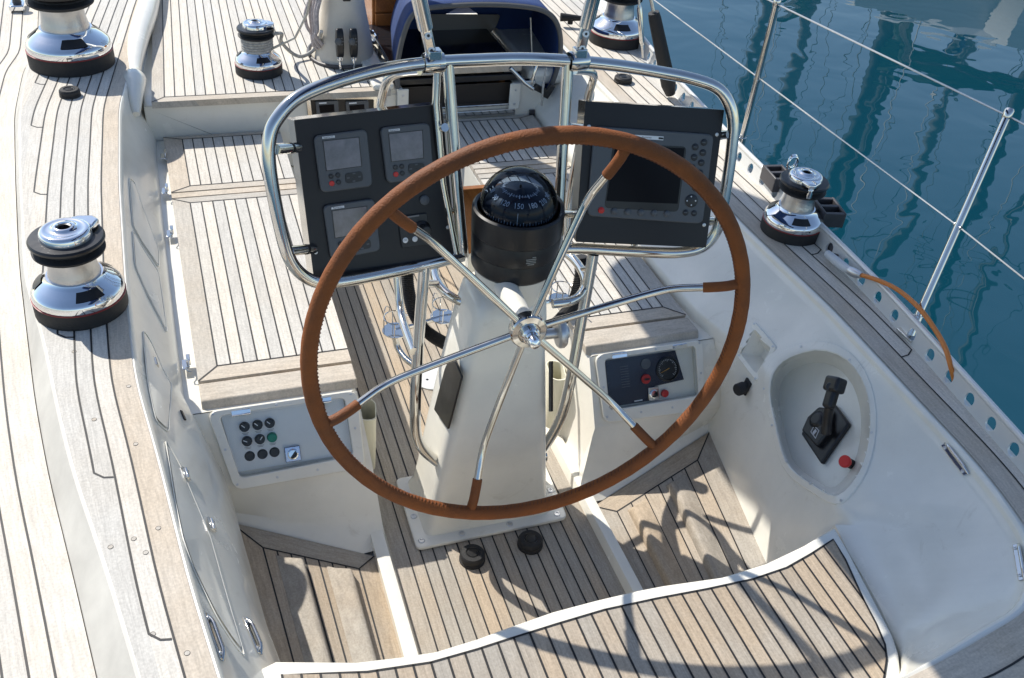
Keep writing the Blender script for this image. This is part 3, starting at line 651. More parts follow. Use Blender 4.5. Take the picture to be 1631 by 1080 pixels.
# ---- bridge deck, bulkhead and companionway
bl = [P(u, v, z=.61) for u, v in ((241, 165), (237, 104), (245, 52), (256, 0))]
mb = MB(); panel(mb, [(-.05, 6.4, .612), (.90, 6.4, .612), (.90, 4.02, .612), (-.125, 4.02, .612)], 0, .048, .05, .0, th=.028, n=23)
T_ = struct(mb.build("bridge_deck", [TEAK, CAULK, TEAKB]))
mb = MB()
for a, b, c_, d_, e, f_ in ((-.16, .96, 4.045, 6.5, -.02, .584), (.96, 1.50, 4.045, 4.07, -.02, .50), (1.50, 1.66, 4.045, 6.5, -.02, .60), (.9, .962, 4.048, 6.5, .3, .606), (.96, 1.5, 4.75, 6.5, .3, .606)):
    mb.box(((a+b)/2, (c_+d_)/2, (e+f_)/2), (b-a, d_-c_, f_-e))
struct(mb.build("cabin_bulkhead", GEL, bevel=.006))
mb = MB(); mb.box((1.74, 5.3, .62), (.32, 2.5, .08)); struct(mb.build("cabin_top", GEL, bevel=.03, seg=4))
mb = MB(); mb.add([(.962, 4.072, .6), (1.498, 4.072, .6), (1.498, 4.75, .6), (.962, 4.75, .6), (.962, 4.072, -.6), (1.498, 4.072, -.6), (1.498, 4.75, -.6), (.962, 4.75, -.6)],
    [(4, 5, 6, 7), (1, 2, 6, 5), (2, 3, 7, 6), (3, 0, 4, 7), (0, 1, 5, 4)])
T = thing("companionway", "dark open companionway under the blue hood", "hatchway", (1.23, 4.05, .5))
mb.build("cabin_well", DARKIN, T)
mb = MB(); mb.box((1.23, 4.050, .506), (.55, .045, .012)); mb.box((1.23, 4.028, .470), (.56, .012, .03)); mb.build("sill", STEEL, T, bevel=.003)
for x in (.945, 1.515):
    mb = MB(); mb.box((x+(.012 if x < 1 else -.012), 4.030, .545), (.055, .010, .13)); b_ = mb.build("washboard_bracket", GEL, T, bevel=.008)
    for z in (.51, .58):
        mb = MB(); screw(mb, V((x+(.012 if x < 1 else -.012), 4.0245, z)), V((0, -1, 0)), .006); sub(mb, "screw", ALU, b_)
mb = MB(); mb.box((1.23, 4.4, .665), (.60, .62, .022)); mb.build("sliding_hatch", mat("smoked_acrylic", (.015, .015, .018), .12), T, bevel=.004)
mb = MB(); mb.box((1.23, 4.082, .670), (.62, .035, .034)); mb.build("hatch_trim", TEAKB, T, bevel=.005)
mb = MB(); mb.box((1.23, 4.075, .628), (.62, .03, .03)); mb.build("hatch_garage_edge", BLACK, T, bevel=.004)
mb = MB(); mb.box((1.46, 4.16, .55), (.03, .12, .14)); mb.box((1.46, 4.3, .45), (.03, .3, .2)); mb.build("cabin_joinery", VARN, T, bevel=.003)
# instruments recessed in the bulkhead
T = thing("bulkhead_instruments", "pair of small dark displays in a steel frame under the bridge deck edge", "instruments", (.55, 4.03, .5))
pl = Plane((0, 4.044, 0), (1, 4.044, 0), (0, 4.044, 1))
mb = MB(); o = rounded(pl.poly([(486, 149), (602, 151), (603, 180), (490, 186)]), .01, 3); i = rounded(pl.poly([(494, 157), (594, 157), (594, 178), (497, 183)]), .006, 3)
mb.ring(o, i, pl.n*.012); mb.build("steel_frame", STEEL, T, bevel=.002)
mb = MB(); plate(mb, pl, [(492, 154), (596, 155), (597, 179), (495, 185)], .004); mb.build("black_panel", BLACK, T)
for x0 in (502, 550):
    mb = MB(); plate(mb, pl, [(x0, 161), (x0+36, 159), (x0+37, 178), (x0+2, 181)], .010, .003, .006, 3); d_ = mb.build("display", GREYP, T)
    mb = MB(); plate(mb, pl, [(x0+6, 163.5), (x0+18, 162.8), (x0+18, 164.8), (x0+6, 165.5)], .001, .0135); sub(mb, "brand_strip", WHITE, d_)
    mb = MB(); plate(mb, pl, [(x0+6, 168), (x0+30, 166), (x0+31, 178), (x0+8, 180)], .001, .0135); sub(mb, "screen", SCREEN, d_)
# ================================================================== HELM
def fillet_path(pts, r, seg=5, closed=False): return rounded(pts, r, seg, closed)
# ---- pedestal
T = thing("steering_pedestal", "white tapered steering pedestal bolted to the teak sole behind the wheel", "pedestal", (.76, 2.0, 0))
mb = MB(); secs = [(.010, .515, 1.00, 1.905, 2.20, .03), (.014, .545, .972, 1.925, 2.19, .03), (.05, .560, .958, 1.932, 2.18, .035), (.14, .570, .950, 1.934, 2.17, .04), (.35, .597, .928, 1.932, 2.165, .045), (.55, .624, .905, 1.930, 2.155, .045), (.70, .648, .888, 1.932, 2.15, .045), (.79, .664, .884, 1.934, 2.145, .045), (.845, .676, .880, 1.942, 2.138, .045), (.862, .692, .868, 1.96, 2.125, .04)]
rows = []
for z, xl_, xr_, ya, yb_, r in secs:
    rows.append(rounded([(xl_, ya, z), (xr_, ya, z), (xr_, yb_, z), (xl_, yb_, z)], r, 5))
mb.loft(rows, closed=True); mb.add(rows[-1], [tuple(range(len(rows[-1])))]); body = mb.build("column", GEL, T, ang=50)
mb = MB(); base = rounded([(.508, 1.888, .002), (1.014, 1.893, .002), (1.03, 2.20, .002), (.51, 2.20, .002)], .022, 5); mb.prism(base, (0, 0, .014)); bp_ = mb.build("base_flange", GEL, T, bevel=.004, seg=3, ang=50)
for x, y in ((.530, 1.915), (.66, 1.912), (.82, 1.912), (.985, 1.915), (.530, 2.02), (.53, 2.12), (1.0, 2.02), (1.005, 2.12)):
    mb = MB(); mb.lathe([(.011, 0), (.011, .001), (.009, .003), (.006, .003), (.0055, .001), (0, .001)], (x, y, .016), n=18); sub(mb, "bolt", ALU, bp_)
CC = V((.796, 2.035, 0))
mb = MB(); mb.lathe([(.083, .755), (.088, .80), (.099, .87), (.108, .925), (.106, .94)], CC, n=48); mb.build("neck", GEL, T); mb = MB(); mb.lathe([(.0895, .800), (.0915, .803), (.0925, .812), (.0915, .815)], CC, n=48); mb.build("neck_seam", GEL, T)
pl = Plane((.556, 1.97, .12), (.556, 2.15, .12), (.64, 2.05, .70))
mb = MB(); plate(mb, pl, [(722, 563), (738, 600), (716, 684), (694, 652), (711, 588)], .006, .001, .006, 3); mb.build("access_panel", BLACK, T, bevel=.0015)
for z, y in ((.28, 2.0),): pass
mb = MB(); plate(mb, Plane((.9, 1.97, .7), (.945, 1.97, .2), (.9, 2.15, .7)), [(877, 575), (881, 575), (881, 655), (877, 655)], .006, .001); mb.build("access_panel", BLACK, T)
# friction knob on the right of the pedestal head
mb = MB(); kc = V((.935, 2.0, .70)); mb.lathe([(.016, -.06), (.016, .0)], kc, (1, -.1, .05), 20); mb.lathe([(0, .0), (.040, .0), (.046, .006), (.046, .018), (.040, .026), (.02, .028), (.018, .036), (0, .036)], kc, (1, -.1, .05), 32); mb.build("friction_knob", ALU, T, bevel=0)
# ---- compass
T = thing("binnacle_compass", "black binnacle compass with domed blue dial on top of the pedestal", "compass", (CC.x, CC.y, .9))
CC = CC+V((0, 0, .040))
mb = MB(); pr_ = [(.100, .888), (.112, .893), (.1165, .90), (.1180, .945), (.1170, .947), (.1170, .949), (.1185, .951), (.1205, 1.0), (.1195, 1.002), (.1195, 1.004), (.1210, 1.006), (.1225, 1.062), (.1215, 1.068), (.116, 1.072), (.110, 1.070), (.105, 1.062), (.104, 1.05)]
TILT = Matrix.Rotation(math.radians(0), 3, 'X')
mb.lathe(pr_, CC, n=56); hs = mb.build("housing", BLACK, T, ang=30)
# raised hood of the housing at the far side
mb = MB(); rows = []
for k in range(25):
    a = math.radians(68-115+130*k/24-20+22); x_ = math.cos(a); y_ = math.sin(a); hgt = .016*math.sin(math.pi*k/24)**.6
    rows.append([CC+V((x_*.121, y_*.121, 1.058)), CC+V((x_*.121, y_*.121, 1.062+hgt)), CC+V((x_*.110, y_*.110, 1.064+hgt)), CC+V((x_*.104, y_*.104, 1.055))])
mb.loft(rows); mb.build("shade_hood", BLACK, T)
cd = V((CAM.x-CC.x, CAM.y-CC.y, 0)).normalized(); cs = V((-cd.y, cd.x, 0))
zc = 1.072
mb = MB(); R_ = .095
mb.lathe([(R_*math.cos(math.radians(a)), zc+R_*.72*math.sin(math.radians(a))-.012) for a in (0, 10, 20, 30, 40, 50, 60, 70, 80, 90)], CC, n=48); cardo = mb.build("compass_card", CARD, T)
mb = MB(); R2_ = .1035
mb.lathe([(.1035, zc-.02)]+[(R2_*math.cos(math.radians(a)), zc+R2_*math.sin(math.radians(a))) for a in range(0, 91, 6)], CC, n=56); dome = mb.build("glass_dome", DOME, T)
def card_pt(az, el, rr=1.012):
    d = cd*math.cos(az)+cs*math.sin(az); r = R_*rr; e = math.radians(el); p = CC+d*(r*math.cos(e))+V((0, 0, zc-.012+r*.72*math.sin(e)))
    return p, d
def up_at(az, el): return (card_pt(az, el+2)[0]-card_pt(az, el-2)[0]).normalized()
for k, s_ in enumerate(("120", "150", "180", "90", "210", "60", "240")):
    az = math.radians((-30, 0, 30, -60, 60, -90, 90)[k]); p, d = card_pt(az, 43, 1.03); rt_ = V((-d.y, d.x, 0))
    text(s_, .0215, p, rt_, up_at(az, 43), WHITE, "numeral", cardo, sx=.82)
mb = MB()
for k in range(72):
    az = math.radians(k*5); e0, e1 = (58, 66) if k % 6 == 0 else ((60, 65) if k % 2 == 0 else (61, 63)); w_ = .0011 if k % 6 == 0 else .0007
    a, _ = card_pt(az, e0, 1.02); b, d = card_pt(az, e1, 1.02); sd = V((-d.y, d.x, 0))*w_; mb.add([a-sd, a+sd, b+sd, b-sd], [(0, 1, 2, 3)])
for k in range(72):
    az = math.radians(k*5); a, _ = card_pt(az, 4, 1.02); b, d = card_pt(az, 9 if k % 2 else 12, 1.02); sd = V((-d.y, d.x, 0))*.0008; mb.add([a-sd, a+sd, b+sd, b-sd], [(0, 1, 2, 3)])
sub(mb, "scale_marks", WHITE, cardo)
mb = MB(); mb.lathe([(.0, 1.06), (.004, 1.06), (.003, 1.135), (0, 1.138)], CC+cd*.005, n=10); sub(mb, "centre_pin", BLACK, cardo)
mb = MB(); a = CC+cd*.0985+V((0, 0, zc)); mb.prism([a-cs*.0008, a+cs*.0008, a+cs*.0008+V((0, 0, .028))-cd*.005, a-cs*.0008+V((0, 0, .028))-cd*.005], cd*.001); sub(mb, "lubber_line", WHITE, cardo)
# small print on the housing (sun-bleached, no longer readable: a block of lines)
az0 = math.radians(22)
for i in range(5):
    d = cd*math.cos(az0)+cs*math.sin(az0); sd = V((-d.y, d.x, 0)); p = CC+d*.1206+V((0, 0, .985-i*.0052)); w_ = (.010, .028, .026, .027, .018)[i]; off = sd*(.008 if i == 0 else 0)
    mb = MB(); mb.box(p+off, (w_, .0012, .0024), Matrix((sd, d, V((0, 0, 1)))).transposed()); sub(mb, "printed_line", mat("faded_print", (.30, .30, .27), .6), hs)
# ---- guard frame
def ya(u, v, extra=0.): return 2.13-.12*(abs(u-800)/370)**1.3+.10*(400-v)/300+extra
def A(u, v, extra=0.): return P(u, v, y=ya(u, v, extra))
T = thing("pedestal_guard", "polished stainless guard frame carrying both instrument pods", "guard rail", (.76, 2.0, .2))
loop = [(443, 187), (468, 160), (505, 141), (560, 123), (620, 109), (690, 100), (760, 96), (830, 94), (905, 97), (980, 104), (1050, 115), (1100, 125), (1140, 139), (1160, 162), (1168, 195), (1165, 240), (1158, 290), (1149, 340), (1139, 372), (1118, 394), (1085, 402), (1040, 402), (980, 399), (930, 396), (893, 396)]
loop2 = [(443, 187), (431, 212), (428, 250), (434, 300), (446, 360), (458, 405), (475, 432), (500, 448), (530, 450), (570, 444), (630, 432), (690, 419), (737, 408)]
pts = spline([A(*p) for p in loop2[::-1]+loop[1:]], 4); mb = MB(); mb.tube(pts, .0165, 14); mb.build("outer_hoop", STEEL, T)
for (a, b) in (((713, 100), (738, 408)), ((905, 97), (888, 396))):
    mb = MB(); a, b = A(*a), A(*b); mb.tube([a, a.lerp(b, .5)+V((0, .005, 0)), b], .0155, 14); mb.build("inner_post", STEEL, T)
for (a, b) in (((700, 155), (702, 150)),): pass
mb = MB(); a, b = A(694, 165, .03), A(705, 290, .02); mb.tube([A(697, 108, .02), a, b, A(727, 404, .0)], .010, 12); mb.build("inner_post_stiffener", STEEL, T)
# legs down to the pedestal sides
for pts in ([A(676, 424), P(668, 520, y=2.06), P(661, 640, y=2.0), P(662, 708, y=1.99), V((.615, 1.99, .245))], [A(945, 405), P(928, 500, y=2.06), P(908, 612, y=2.0), P(893, 672, y=1.99), V((.925, 1.99, .22))]):
    q_ = fillet_path(pts, .075, 7); mb = MB(); mb.tube(q_, .0165, 14); lg = mb.build("leg", STEEL, T)
    e = pts[-1]; sx = 1 if e.x < .7 else -1; mb = MB(); mb.lathe([(.021, -.012), (.021, .012)], e-V((sx*.012, 0, 0)), (1, 0, 0), 20)
    xp = e.x+sx*.004 if sx > 0 else e.x
    mb.prism([(xp-.025*sx*0+dz*.05*sx*-0, e.y+dy, e.z+dz) for dy, dz in ((0, .11), (.028, 0), (0, -.10), (-.028, 0))], (sx*.012, 0, 0)); sub(mb, "foot_plate", STEEL, lg, bevel=.001)
# rear legs behind the pods
for pts in ([P(668, 112, y=2.27), P(625, 120, y=2.33), P(610, 150, y=2.36), P(606, 200, y=2.36), P(618, 330, y=2.33), P(633, 450, y=2.27), P(640, 505, y=2.20), P(659, 560, y=2.03)], [P(915, 112, y=2.27), P(945, 118, y=2.33), P(938, 150, y=2.36), P(928, 200, y=2.36), P(905, 330, y=2.33), P(905, 400, y=2.3)]):
    mb = MB(); mb.tube(spline(pts, 5), .0125 if pts[0].x < .7 else .0115, 12); mb.build("rear_leg", STEEL, T)
# grab ring round the pedestal head
rg = [(812, 486), (780, 491), (745, 484), (715, 470), (697, 450), (692, 428), (700, 408), (740, 396), (800, 390), (860, 392), (900, 403), (921, 422), (932, 447), (926, 468), (908, 480), (880, 484)]
mb = MB(); rgp = [P(u, v, z=.79) for u, v in rg]; mb.tube(spline(rgp, 5), .0135, 12); mb.tube([A(672, 452), P(697, 452, z=.79)], .011, 10); mb.tube([A(945, 428), P(927, 430, z=.79)], .011, 10); mb.build("grab_ring", STEEL, T)
# tall struts that rise from the hoop
for (a, b) in (((690, 100), (668, 0)), ((920, 97), (944, 0))):
    p0 = A(*a); p1 = P(b[0], b[1], y=p0.y-.02); d = (p1-p0).normalized(); d = V((d.x, d.y-.0, d.z)).normalized()
    t2 = thing("bimini_strut", "steel strut rising from the top of the guard frame, %s of the two" % ("left" if b[0] < 800 else "right"), "strut", tuple(p0), "struts on the guard frame")
    mb = MB(); mb.tube([p0+d*.095, p0+d*1.35], .0155, 14); mb.tube([p0+d*.095, p0+d*.18], .0185, 14); mb.build("tube", STEEL, t2)
    mb = MB(); mb.lathe([(.024, -.026), (.026, -.02), (.026, .02), (.024, .026)], p0, (1, .06, 0), 20); mb.box(p0+V((0, -.006, .022)), (.034, .03, .03)); cl = mb.build("clamp", STEEL, t2, bevel=.003)
    mb = MB(); c = p0+d*.055; mb.box(c, (.028, .016, .085), Matrix((V((1, 0, 0)), V((0, 1, 0)), d)).transposed()); mb.build("fork", STEEL, t2, bevel=.006, seg=3)
    mb = MB()
    for h in (.035, .075): mb.lathe([(0, .012), (.0085, .012), (.0095, .008), (.0095, 0)], p0+d*h, (0, -1, .3), 16); mb.lathe([(0, .0125), (.004, .0125)], p0+d*h, (0, -1, .3), 6, m=1)
    mb.build("pin", [ALU, BLACK], t2)
# ---- pods
def pod(quad, tops, name, label, depth):
    """quad in survey units TL TR BR BL with y of each corner"""
    c = [P(u, v, y=y) for (u, v), y in zip(quad, tops)]
    pl = Plane(c[3], c[2], (c[0]+c[1])/2); face = pl.poly(quad); T = thing(name, label, "instrument pod", tuple(face[3]))
    mb = MB(); back = [p-pl.n*depth for p in face]; cb = sum(back, V())/4; back = [cb+(p-cb)*.985 for p in back]
    mb.add(face+back, [(0, 1, 5, 4), (1, 2, 6, 5), (2, 3, 7, 6), (3, 0, 4, 7), (4, 5, 6, 7)]); mb.build("steel_housing", STEEL, T, bevel=.002)
    mb = MB(); mb.prism(face, pl.n*.004); mb.build("face_panel", PODM, T, bevel=.001)
    return T, pl, face
TP, pl, face = pod([(468, 191), (703, 165), (727, 411), (500, 445)], (2.19, 2.23, 2.11, 2.065), "instrument_pod", "left pod on the guard frame with three square grey displays and a control knob", .085)
PR = (face[1]-face[0]).normalized(); PU = (face[0]-face[3]).normalized()
for u, v in ((478, 234), (503, 402), (700, 208), (713, 362)):
    mb = MB(); screw(mb, pl.hit(u, v, .004), pl.n, .005); mb.build("screw", ALU, TP)
def display(Tn, body, scr, strip_, btns, pad, redb, label, plq, lift=.004):
    mb = MB(); plate(mb, plq, body, .012, lift, .016, 5); d = mb.build("display", GREYP, Tn, bevel=.003, label=label)
    L2 = lift+.012
    mb = MB(); plate(mb, plq, shrink(scr, 1.05), .0006, L2); sub(mb, "screen_bezel", BLACK, d)
    mb = MB(); plate(mb, plq, scr, .0006, L2+.0006); sub(mb, "screen", SCREEN2, d)
    mb = MB(); plate(mb, plq, strip_, .0008, L2); sub(mb, "brand_strip", WHITE, d)
    c = plq.hit((strip_[0][0]+strip_[2][0])/2, (strip_[0][1]+strip_[2][1])/2, L2+.0009); hgt = (plq.hit(*strip_[0])-plq.hit(*strip_[3])).length
    text("Raymarine", hgt*1.15, c, PR_, PU_, DGREY, "brand_lettering", d, .0001)
    for u, v in btns:
        mb = MB(); disc(mb, plq, u, v, .0064, .003, L2, 16); sub(mb, "button", DGREY, d)
        c = plq.hit(u, v, L2+.0033); mb = MB(); mb.box(c, (.006, .0012, .0004), Matrix((PR_, PU_, plq.n)).transposed()); sub(mb, "button_mark", GREYP, d)
    u, v = redb; mb = MB(); disc(mb, plq, u, v, .0068, .0035, L2, 16); sub(mb, "red_button", RED, d)
    if pad:
        mb = MB(); plate(mb, plq, pad, .002, L2, .009, 5); sub(mb, "button_pad", DGREY, d)
        px = [(p[0]*.0+sum(q[0] for q in pad)/4, sum(q[1] for q in pad)/4) for p in pad][0]
        for dx, dy in ((-9, 1), (9, -1), (0, -6), (0, 6), (0, 0)):
            c = plq.hit(px[0]+dx, px[1]+dy, L2+.0022); mb = MB(); mb.box(c, (.007, .0035, .0006), Matrix((PR_, PU_, plq.n)).transposed()); sub(mb, "pad_mark", GREYP if (dx or dy) else BLACK, d)
    return d
PR_, PU_ = PR, PU
k_ = lambda L_, s_=4.154, ox=480, oy=180: [(ox+x/s_, oy+y/s_) for x, y in L_]
display(TP, k_([(75, 150), (425, 105), (465, 480), (125, 525)]), k_([(146, 188), (378, 162), (396, 350), (168, 380)]), k_([(137, 157), (220, 149), (221, 163), (138, 171)]), k_([(196, 419), (241, 411), (246, 457)]), k_([(287, 402), (400, 384), (410, 448), (295, 468)]), k_([(201, 465)])[0], "grey square display with a sunlit reflection, top left of the pod", pl)
display(TP, k_([(515, 95), (840, 62), (868, 425), (560, 462)]), k_([(580, 140), (798, 116), (806, 296), (598, 320)]), k_([(577, 110), (650, 102), (651, 116), (578, 123)]), k_([(622, 359), (664, 353), (667, 398)]), k_([(706, 338), (812, 328), (817, 394), (709, 404)]), k_([(625, 405)])[0], None, pl)
display(TP, k_([(138, 610), (475, 562), (518, 905), (190, 968)]), k_([(205, 650), (430, 618), (442, 790), (225, 825)]), k_([(198, 625), (282, 612), (284, 626), (199, 638)]), k_([(257, 866), (300, 860), (305, 896)]), k_([(345, 850), (455, 832), (462, 892), (352, 912)]), k_([(262, 908)])[0], None, pl)
mb = MB(); c = pl.hit(*k_([(812, 575)])[0], .004); mb.lathe([(0, 0), (.013, 0), (.013, .006), (.010, .008), (0, .008)], c, pl.n, 24); mb.build("socket_cap", GREYP, TP)
mb = MB(); c = pl.hit(*k_([(645, 540)])[0], .004); mb.lathe([(0, 0), (.011, 0), (.011, .006), (.008, .008), (0, .008)], c, pl.n, 20); mb.build("indicator_button", mat("purple_button", (.10, .02, .08), .3), TP)
mb = MB(); plate(mb, pl, k_([(635, 685), (828, 658), (855, 865), (662, 893)]), .006, .004, .006, 3); cn = mb.build("joystick_unit", DGREY, TP, bevel=.002)
mb = MB(); c = pl.hit(*k_([(800, 765)])[0], .010); mb.lathe([(0, 0), (.022, 0), (.022, .004), (.014, .008), (.013, .02), (.016, .026), (.012, .034), (0, .036)], c, pl.n, 24); sub(mb, "joystick", BLACK, cn)
for x, y in ((688, 842), (751, 834)):
    mb = MB(); disc(mb, pl, *k_([(x, y)])[0], .0075, .002, .010, 18); sub(mb, "white_button", WHITE, cn)
text("ON", .006, pl.hit(*k_([(688, 842)])[0], .0122), PR, PU, BLACK, "button_lettering", cn, .0001)
mb = MB(); plate(mb, pl, k_([(693, 686), (778, 673), (779, 682), (694, 695)]), .0006, .010); sub(mb, "brand_strip", mat("grey_print", (.25, .25, .24), .5), cn)
TR, pl, face = pod([(932, 161), (1153, 175), (1124, 394), (917, 385)], (2.20, 2.12, 2.00, 2.08), "instrument_pod", "right pod on the guard frame with one wide chart plotter", .10)
PR_, PU_ = (face[1]-face[0]).normalized(), (face[0]-face[3]).normalized()
k2 = lambda L_: k_(L_, 3.857, 880, 140)
for p in ((223, 237), (1010, 287), (172, 804), (931, 842)):
    mb = MB(); screw(mb, pl.hit(*k2([p])[0], .004), pl.n, .0055); mb.build("screw", ALU, TR)
mb = MB(); plate(mb, pl, k2([(252, 233), (986, 284), (915, 832), (205, 783)]), .012, .004, .02, 6); d = mb.build("chart_plotter", GREYP, TR, bevel=.003)
mb = MB(); plate(mb, pl, k2([(372, 340), (824, 360), (772, 762), (318, 738)]), .0008, .016, .014, 5); sub(mb, "screen_bezel", BLACK, d)
mb = MB(); plate(mb, pl, k2([(385, 352), (812, 370), (768, 712), (330, 694)]), .0006, .0168); sub(mb, "screen", SCREEN, d)
mb = MB(); plate(mb, pl, k2([(505, 288), (682, 299), (680, 322), (503, 311)]), .0008, .016); sub(mb, "brand_strip", WHITE, d)
text("Raymarine", .0062, pl.hit(*k2([(580, 305)])[0], .0169), PR_, PU_, DGREY, "brand_lettering", d, .0001)
mb = MB(); plate(mb, pl, k2([(652, 303), (681, 305), (680, 317), (651, 315)]), .0006, .0169, .002, 4); sub(mb, "model_badge", BLACK, d)
for x, y, r in ((930, 335, .0095), (877, 363, .0095), (923, 398, .0095), (870, 427, .0095), (914, 460, .0095), (858, 490, .0095), (905, 522, .0095), (882, 610, .0125), (817, 766, .0085), (869, 770, .0085)):
    mb = MB(); disc(mb, pl, *k2([(x, y)])[0], r, .003, .016, 18); b_ = sub(mb, "button", DGREY, d)
    c = pl.hit(*k2([(x, y)])[0], .0194); mb = MB(); mb.box(c, (r*.9, .0022, .0004), Matrix((PR_, PU_, pl.n)).transposed()); sub(mb, "button_mark", GREYP, d)
mb = MB(); disc(mb, pl, *k2([(853, 694)])[0], .0185, .003, .016, 28); sub(mb, "trackpad", DGREY, d)
for dx, dy in ((0, -26), (0, 26), (-26, 0), (26, 0)):
    mb = MB(); disc(mb, pl, *k2([(853+dx, 694+dy)])[0], .002, .0006, .019, 8); sub(mb, "pad_mark", WHITE, d)
for x, y in ((379, 757), (462, 762), (543, 765), (624, 769), (703, 773)):
    mb = MB(); c = pl.hit(*k2([(x, y)])[0], .016); mb.lathe([(0, 0), (.0095, 0), (.009, .005), (.005, .008), (0, .0085)], c, pl.n, 18); sub(mb, "soft_key", GREYP, d)
mb = MB(); disc(mb, pl, *k2([(299, 751)])[0], .009, .004, .016, 18, dome=.002); sub(mb, "red_button", RED, d)
# stubs that hold the pods in the frame
T = bpy.data.objects["pedestal_guard"]
for (a, b, rr) in (((440, 238), (474, 235), .0125), ((462, 400), (500, 396), .0125), ((709, 203), (699, 205), .011), ((733, 335), (719, 337), .010), ((908, 203), (938, 205), .0125), ((895, 340), (922, 342), .011), ((1162, 214), (1140, 216), .0125), ((1150, 352), (1122, 352), .0125), ((1011, 402), (1010, 385), .009), ((630, 434), (628, 420), .009)):
    p0 = A(*a); p1 = P(b[0], b[1], y=ya(b[0], b[1], .045)); mb = MB(); mb.tube([p0, p1], rr, 14); m_ = p0.lerp(p1, .62); mb.tube([m_, p0.lerp(p1, .70)], rr*1.08, 14, m=1); mb.build("pod_bracket", [STEEL, BLACK], T)
# ---- wheel
ti, yw = math.radians(2.59), math.radians(-2.5); WN = V((math.sin(yw)*math.cos(ti), -math.cos(yw)*math.cos(ti), math.sin(ti)))
WA = V((0, 0, 1)).cross(WN).normalized(); WB = WN.cross(WA); WC = V((.736, 1.672, .926)); WR = .5445
T = thing("yacht_helm", "large six spoke steel steering wheel with tan leather covered rim", "steering wheel", tuple(WC-WN*.1))
def WP(a, r, d=0.): return WC+(WA*math.cos(a)+WB*math.sin(a))*r+WN*d
mb = MB(); N_ = 220; pts = [WP(2*math.pi*k/N_, WR) for k in range(N_)]
mb.tube(pts, [.0192+.0003*math.sin(k*1.7)+.0002*math.sin(k*.61) for k in range(N_)], 18, closed=True); rim_o = mb.build("rim", LEATHER, T)
mb = MB()
for k in range(300):
    a = 2*math.pi*k/300; rr, dd = WR-.0178, -.006; p = WP(a, rr, .0075); q = WP(a+.009, rr-.0015, -.0035); mb.tube([p, (p+q)/2+(WC-p).normalized()*.0015, q], .0013, 5)
st = sub(mb, "stitching", THREAD, rim_o)
wp = Plane(WC, WC+WA, WC+WB); HUBD = -.078
for u, v in ((641, 355), (1000, 232), (1180, 452), (1040, 710), (748, 818), (514, 678)):
    p = wp.hit(u, v)-WC; a = math.atan2(p.dot(WB), p.dot(WA))
    prof = [(.034, HUBD), (.20, HUBD+.002), (.33, HUBD+.006), (.385, HUBD+.016), (.43, HUBD+.036), (.47, HUBD+.056), (.505, HUBD+.070), (WR, -.002)]
    cur = spline([WP(a, r, d) for r, d in prof], 5); mb = MB(); mb.tube(cur, .0098, 12); sp = mb.build("spoke", STEEL, T)
    sl_ = [WP(a, r, d) for r, d in ((.452, HUBD+.047), (.47, HUBD+.056), (.505, HUBD+.070), (WR-.01, -.003))]; mb = MB(); mb.tube(spline(sl_, 4), .0132, 14); sub(mb, "leather_sleeve", LEATHER, sp)
HC = WC+WN*HUBD
mb = MB(); mb.lathe([(0, -.022), (.028, -.022), (.046, -.016), (.0475, -.008), (.0475, .010), (.044, .014), (.030, .016), (.026, .012), (0, .012)], HC, WN, 48); hub = mb.build("hub", STEEL, T, ang=30)
mb = MB(); mb.lathe([(.024, .012), (.024, .030), (.021, .034), (.019, .034), (.019, .040), (.0165, .044), (.0165, .058), (.013, .066), (.006, .070), (0, .071)], HC, WN, 32); sub(mb, "nut", CHROME, hub, ang=30)
mb = MB(); mb.lathe([(.022, -.022), (.022, -.20)], HC, WN, 24); sub(mb, "shaft", STEEL, hub)
mb = MB(); mb.lathe([(.0225, -.040), (.027, -.043), (.029, -.06), (.033, -.205)], HC, WN, 28); mb.build("shaft_boss", GEL, T)
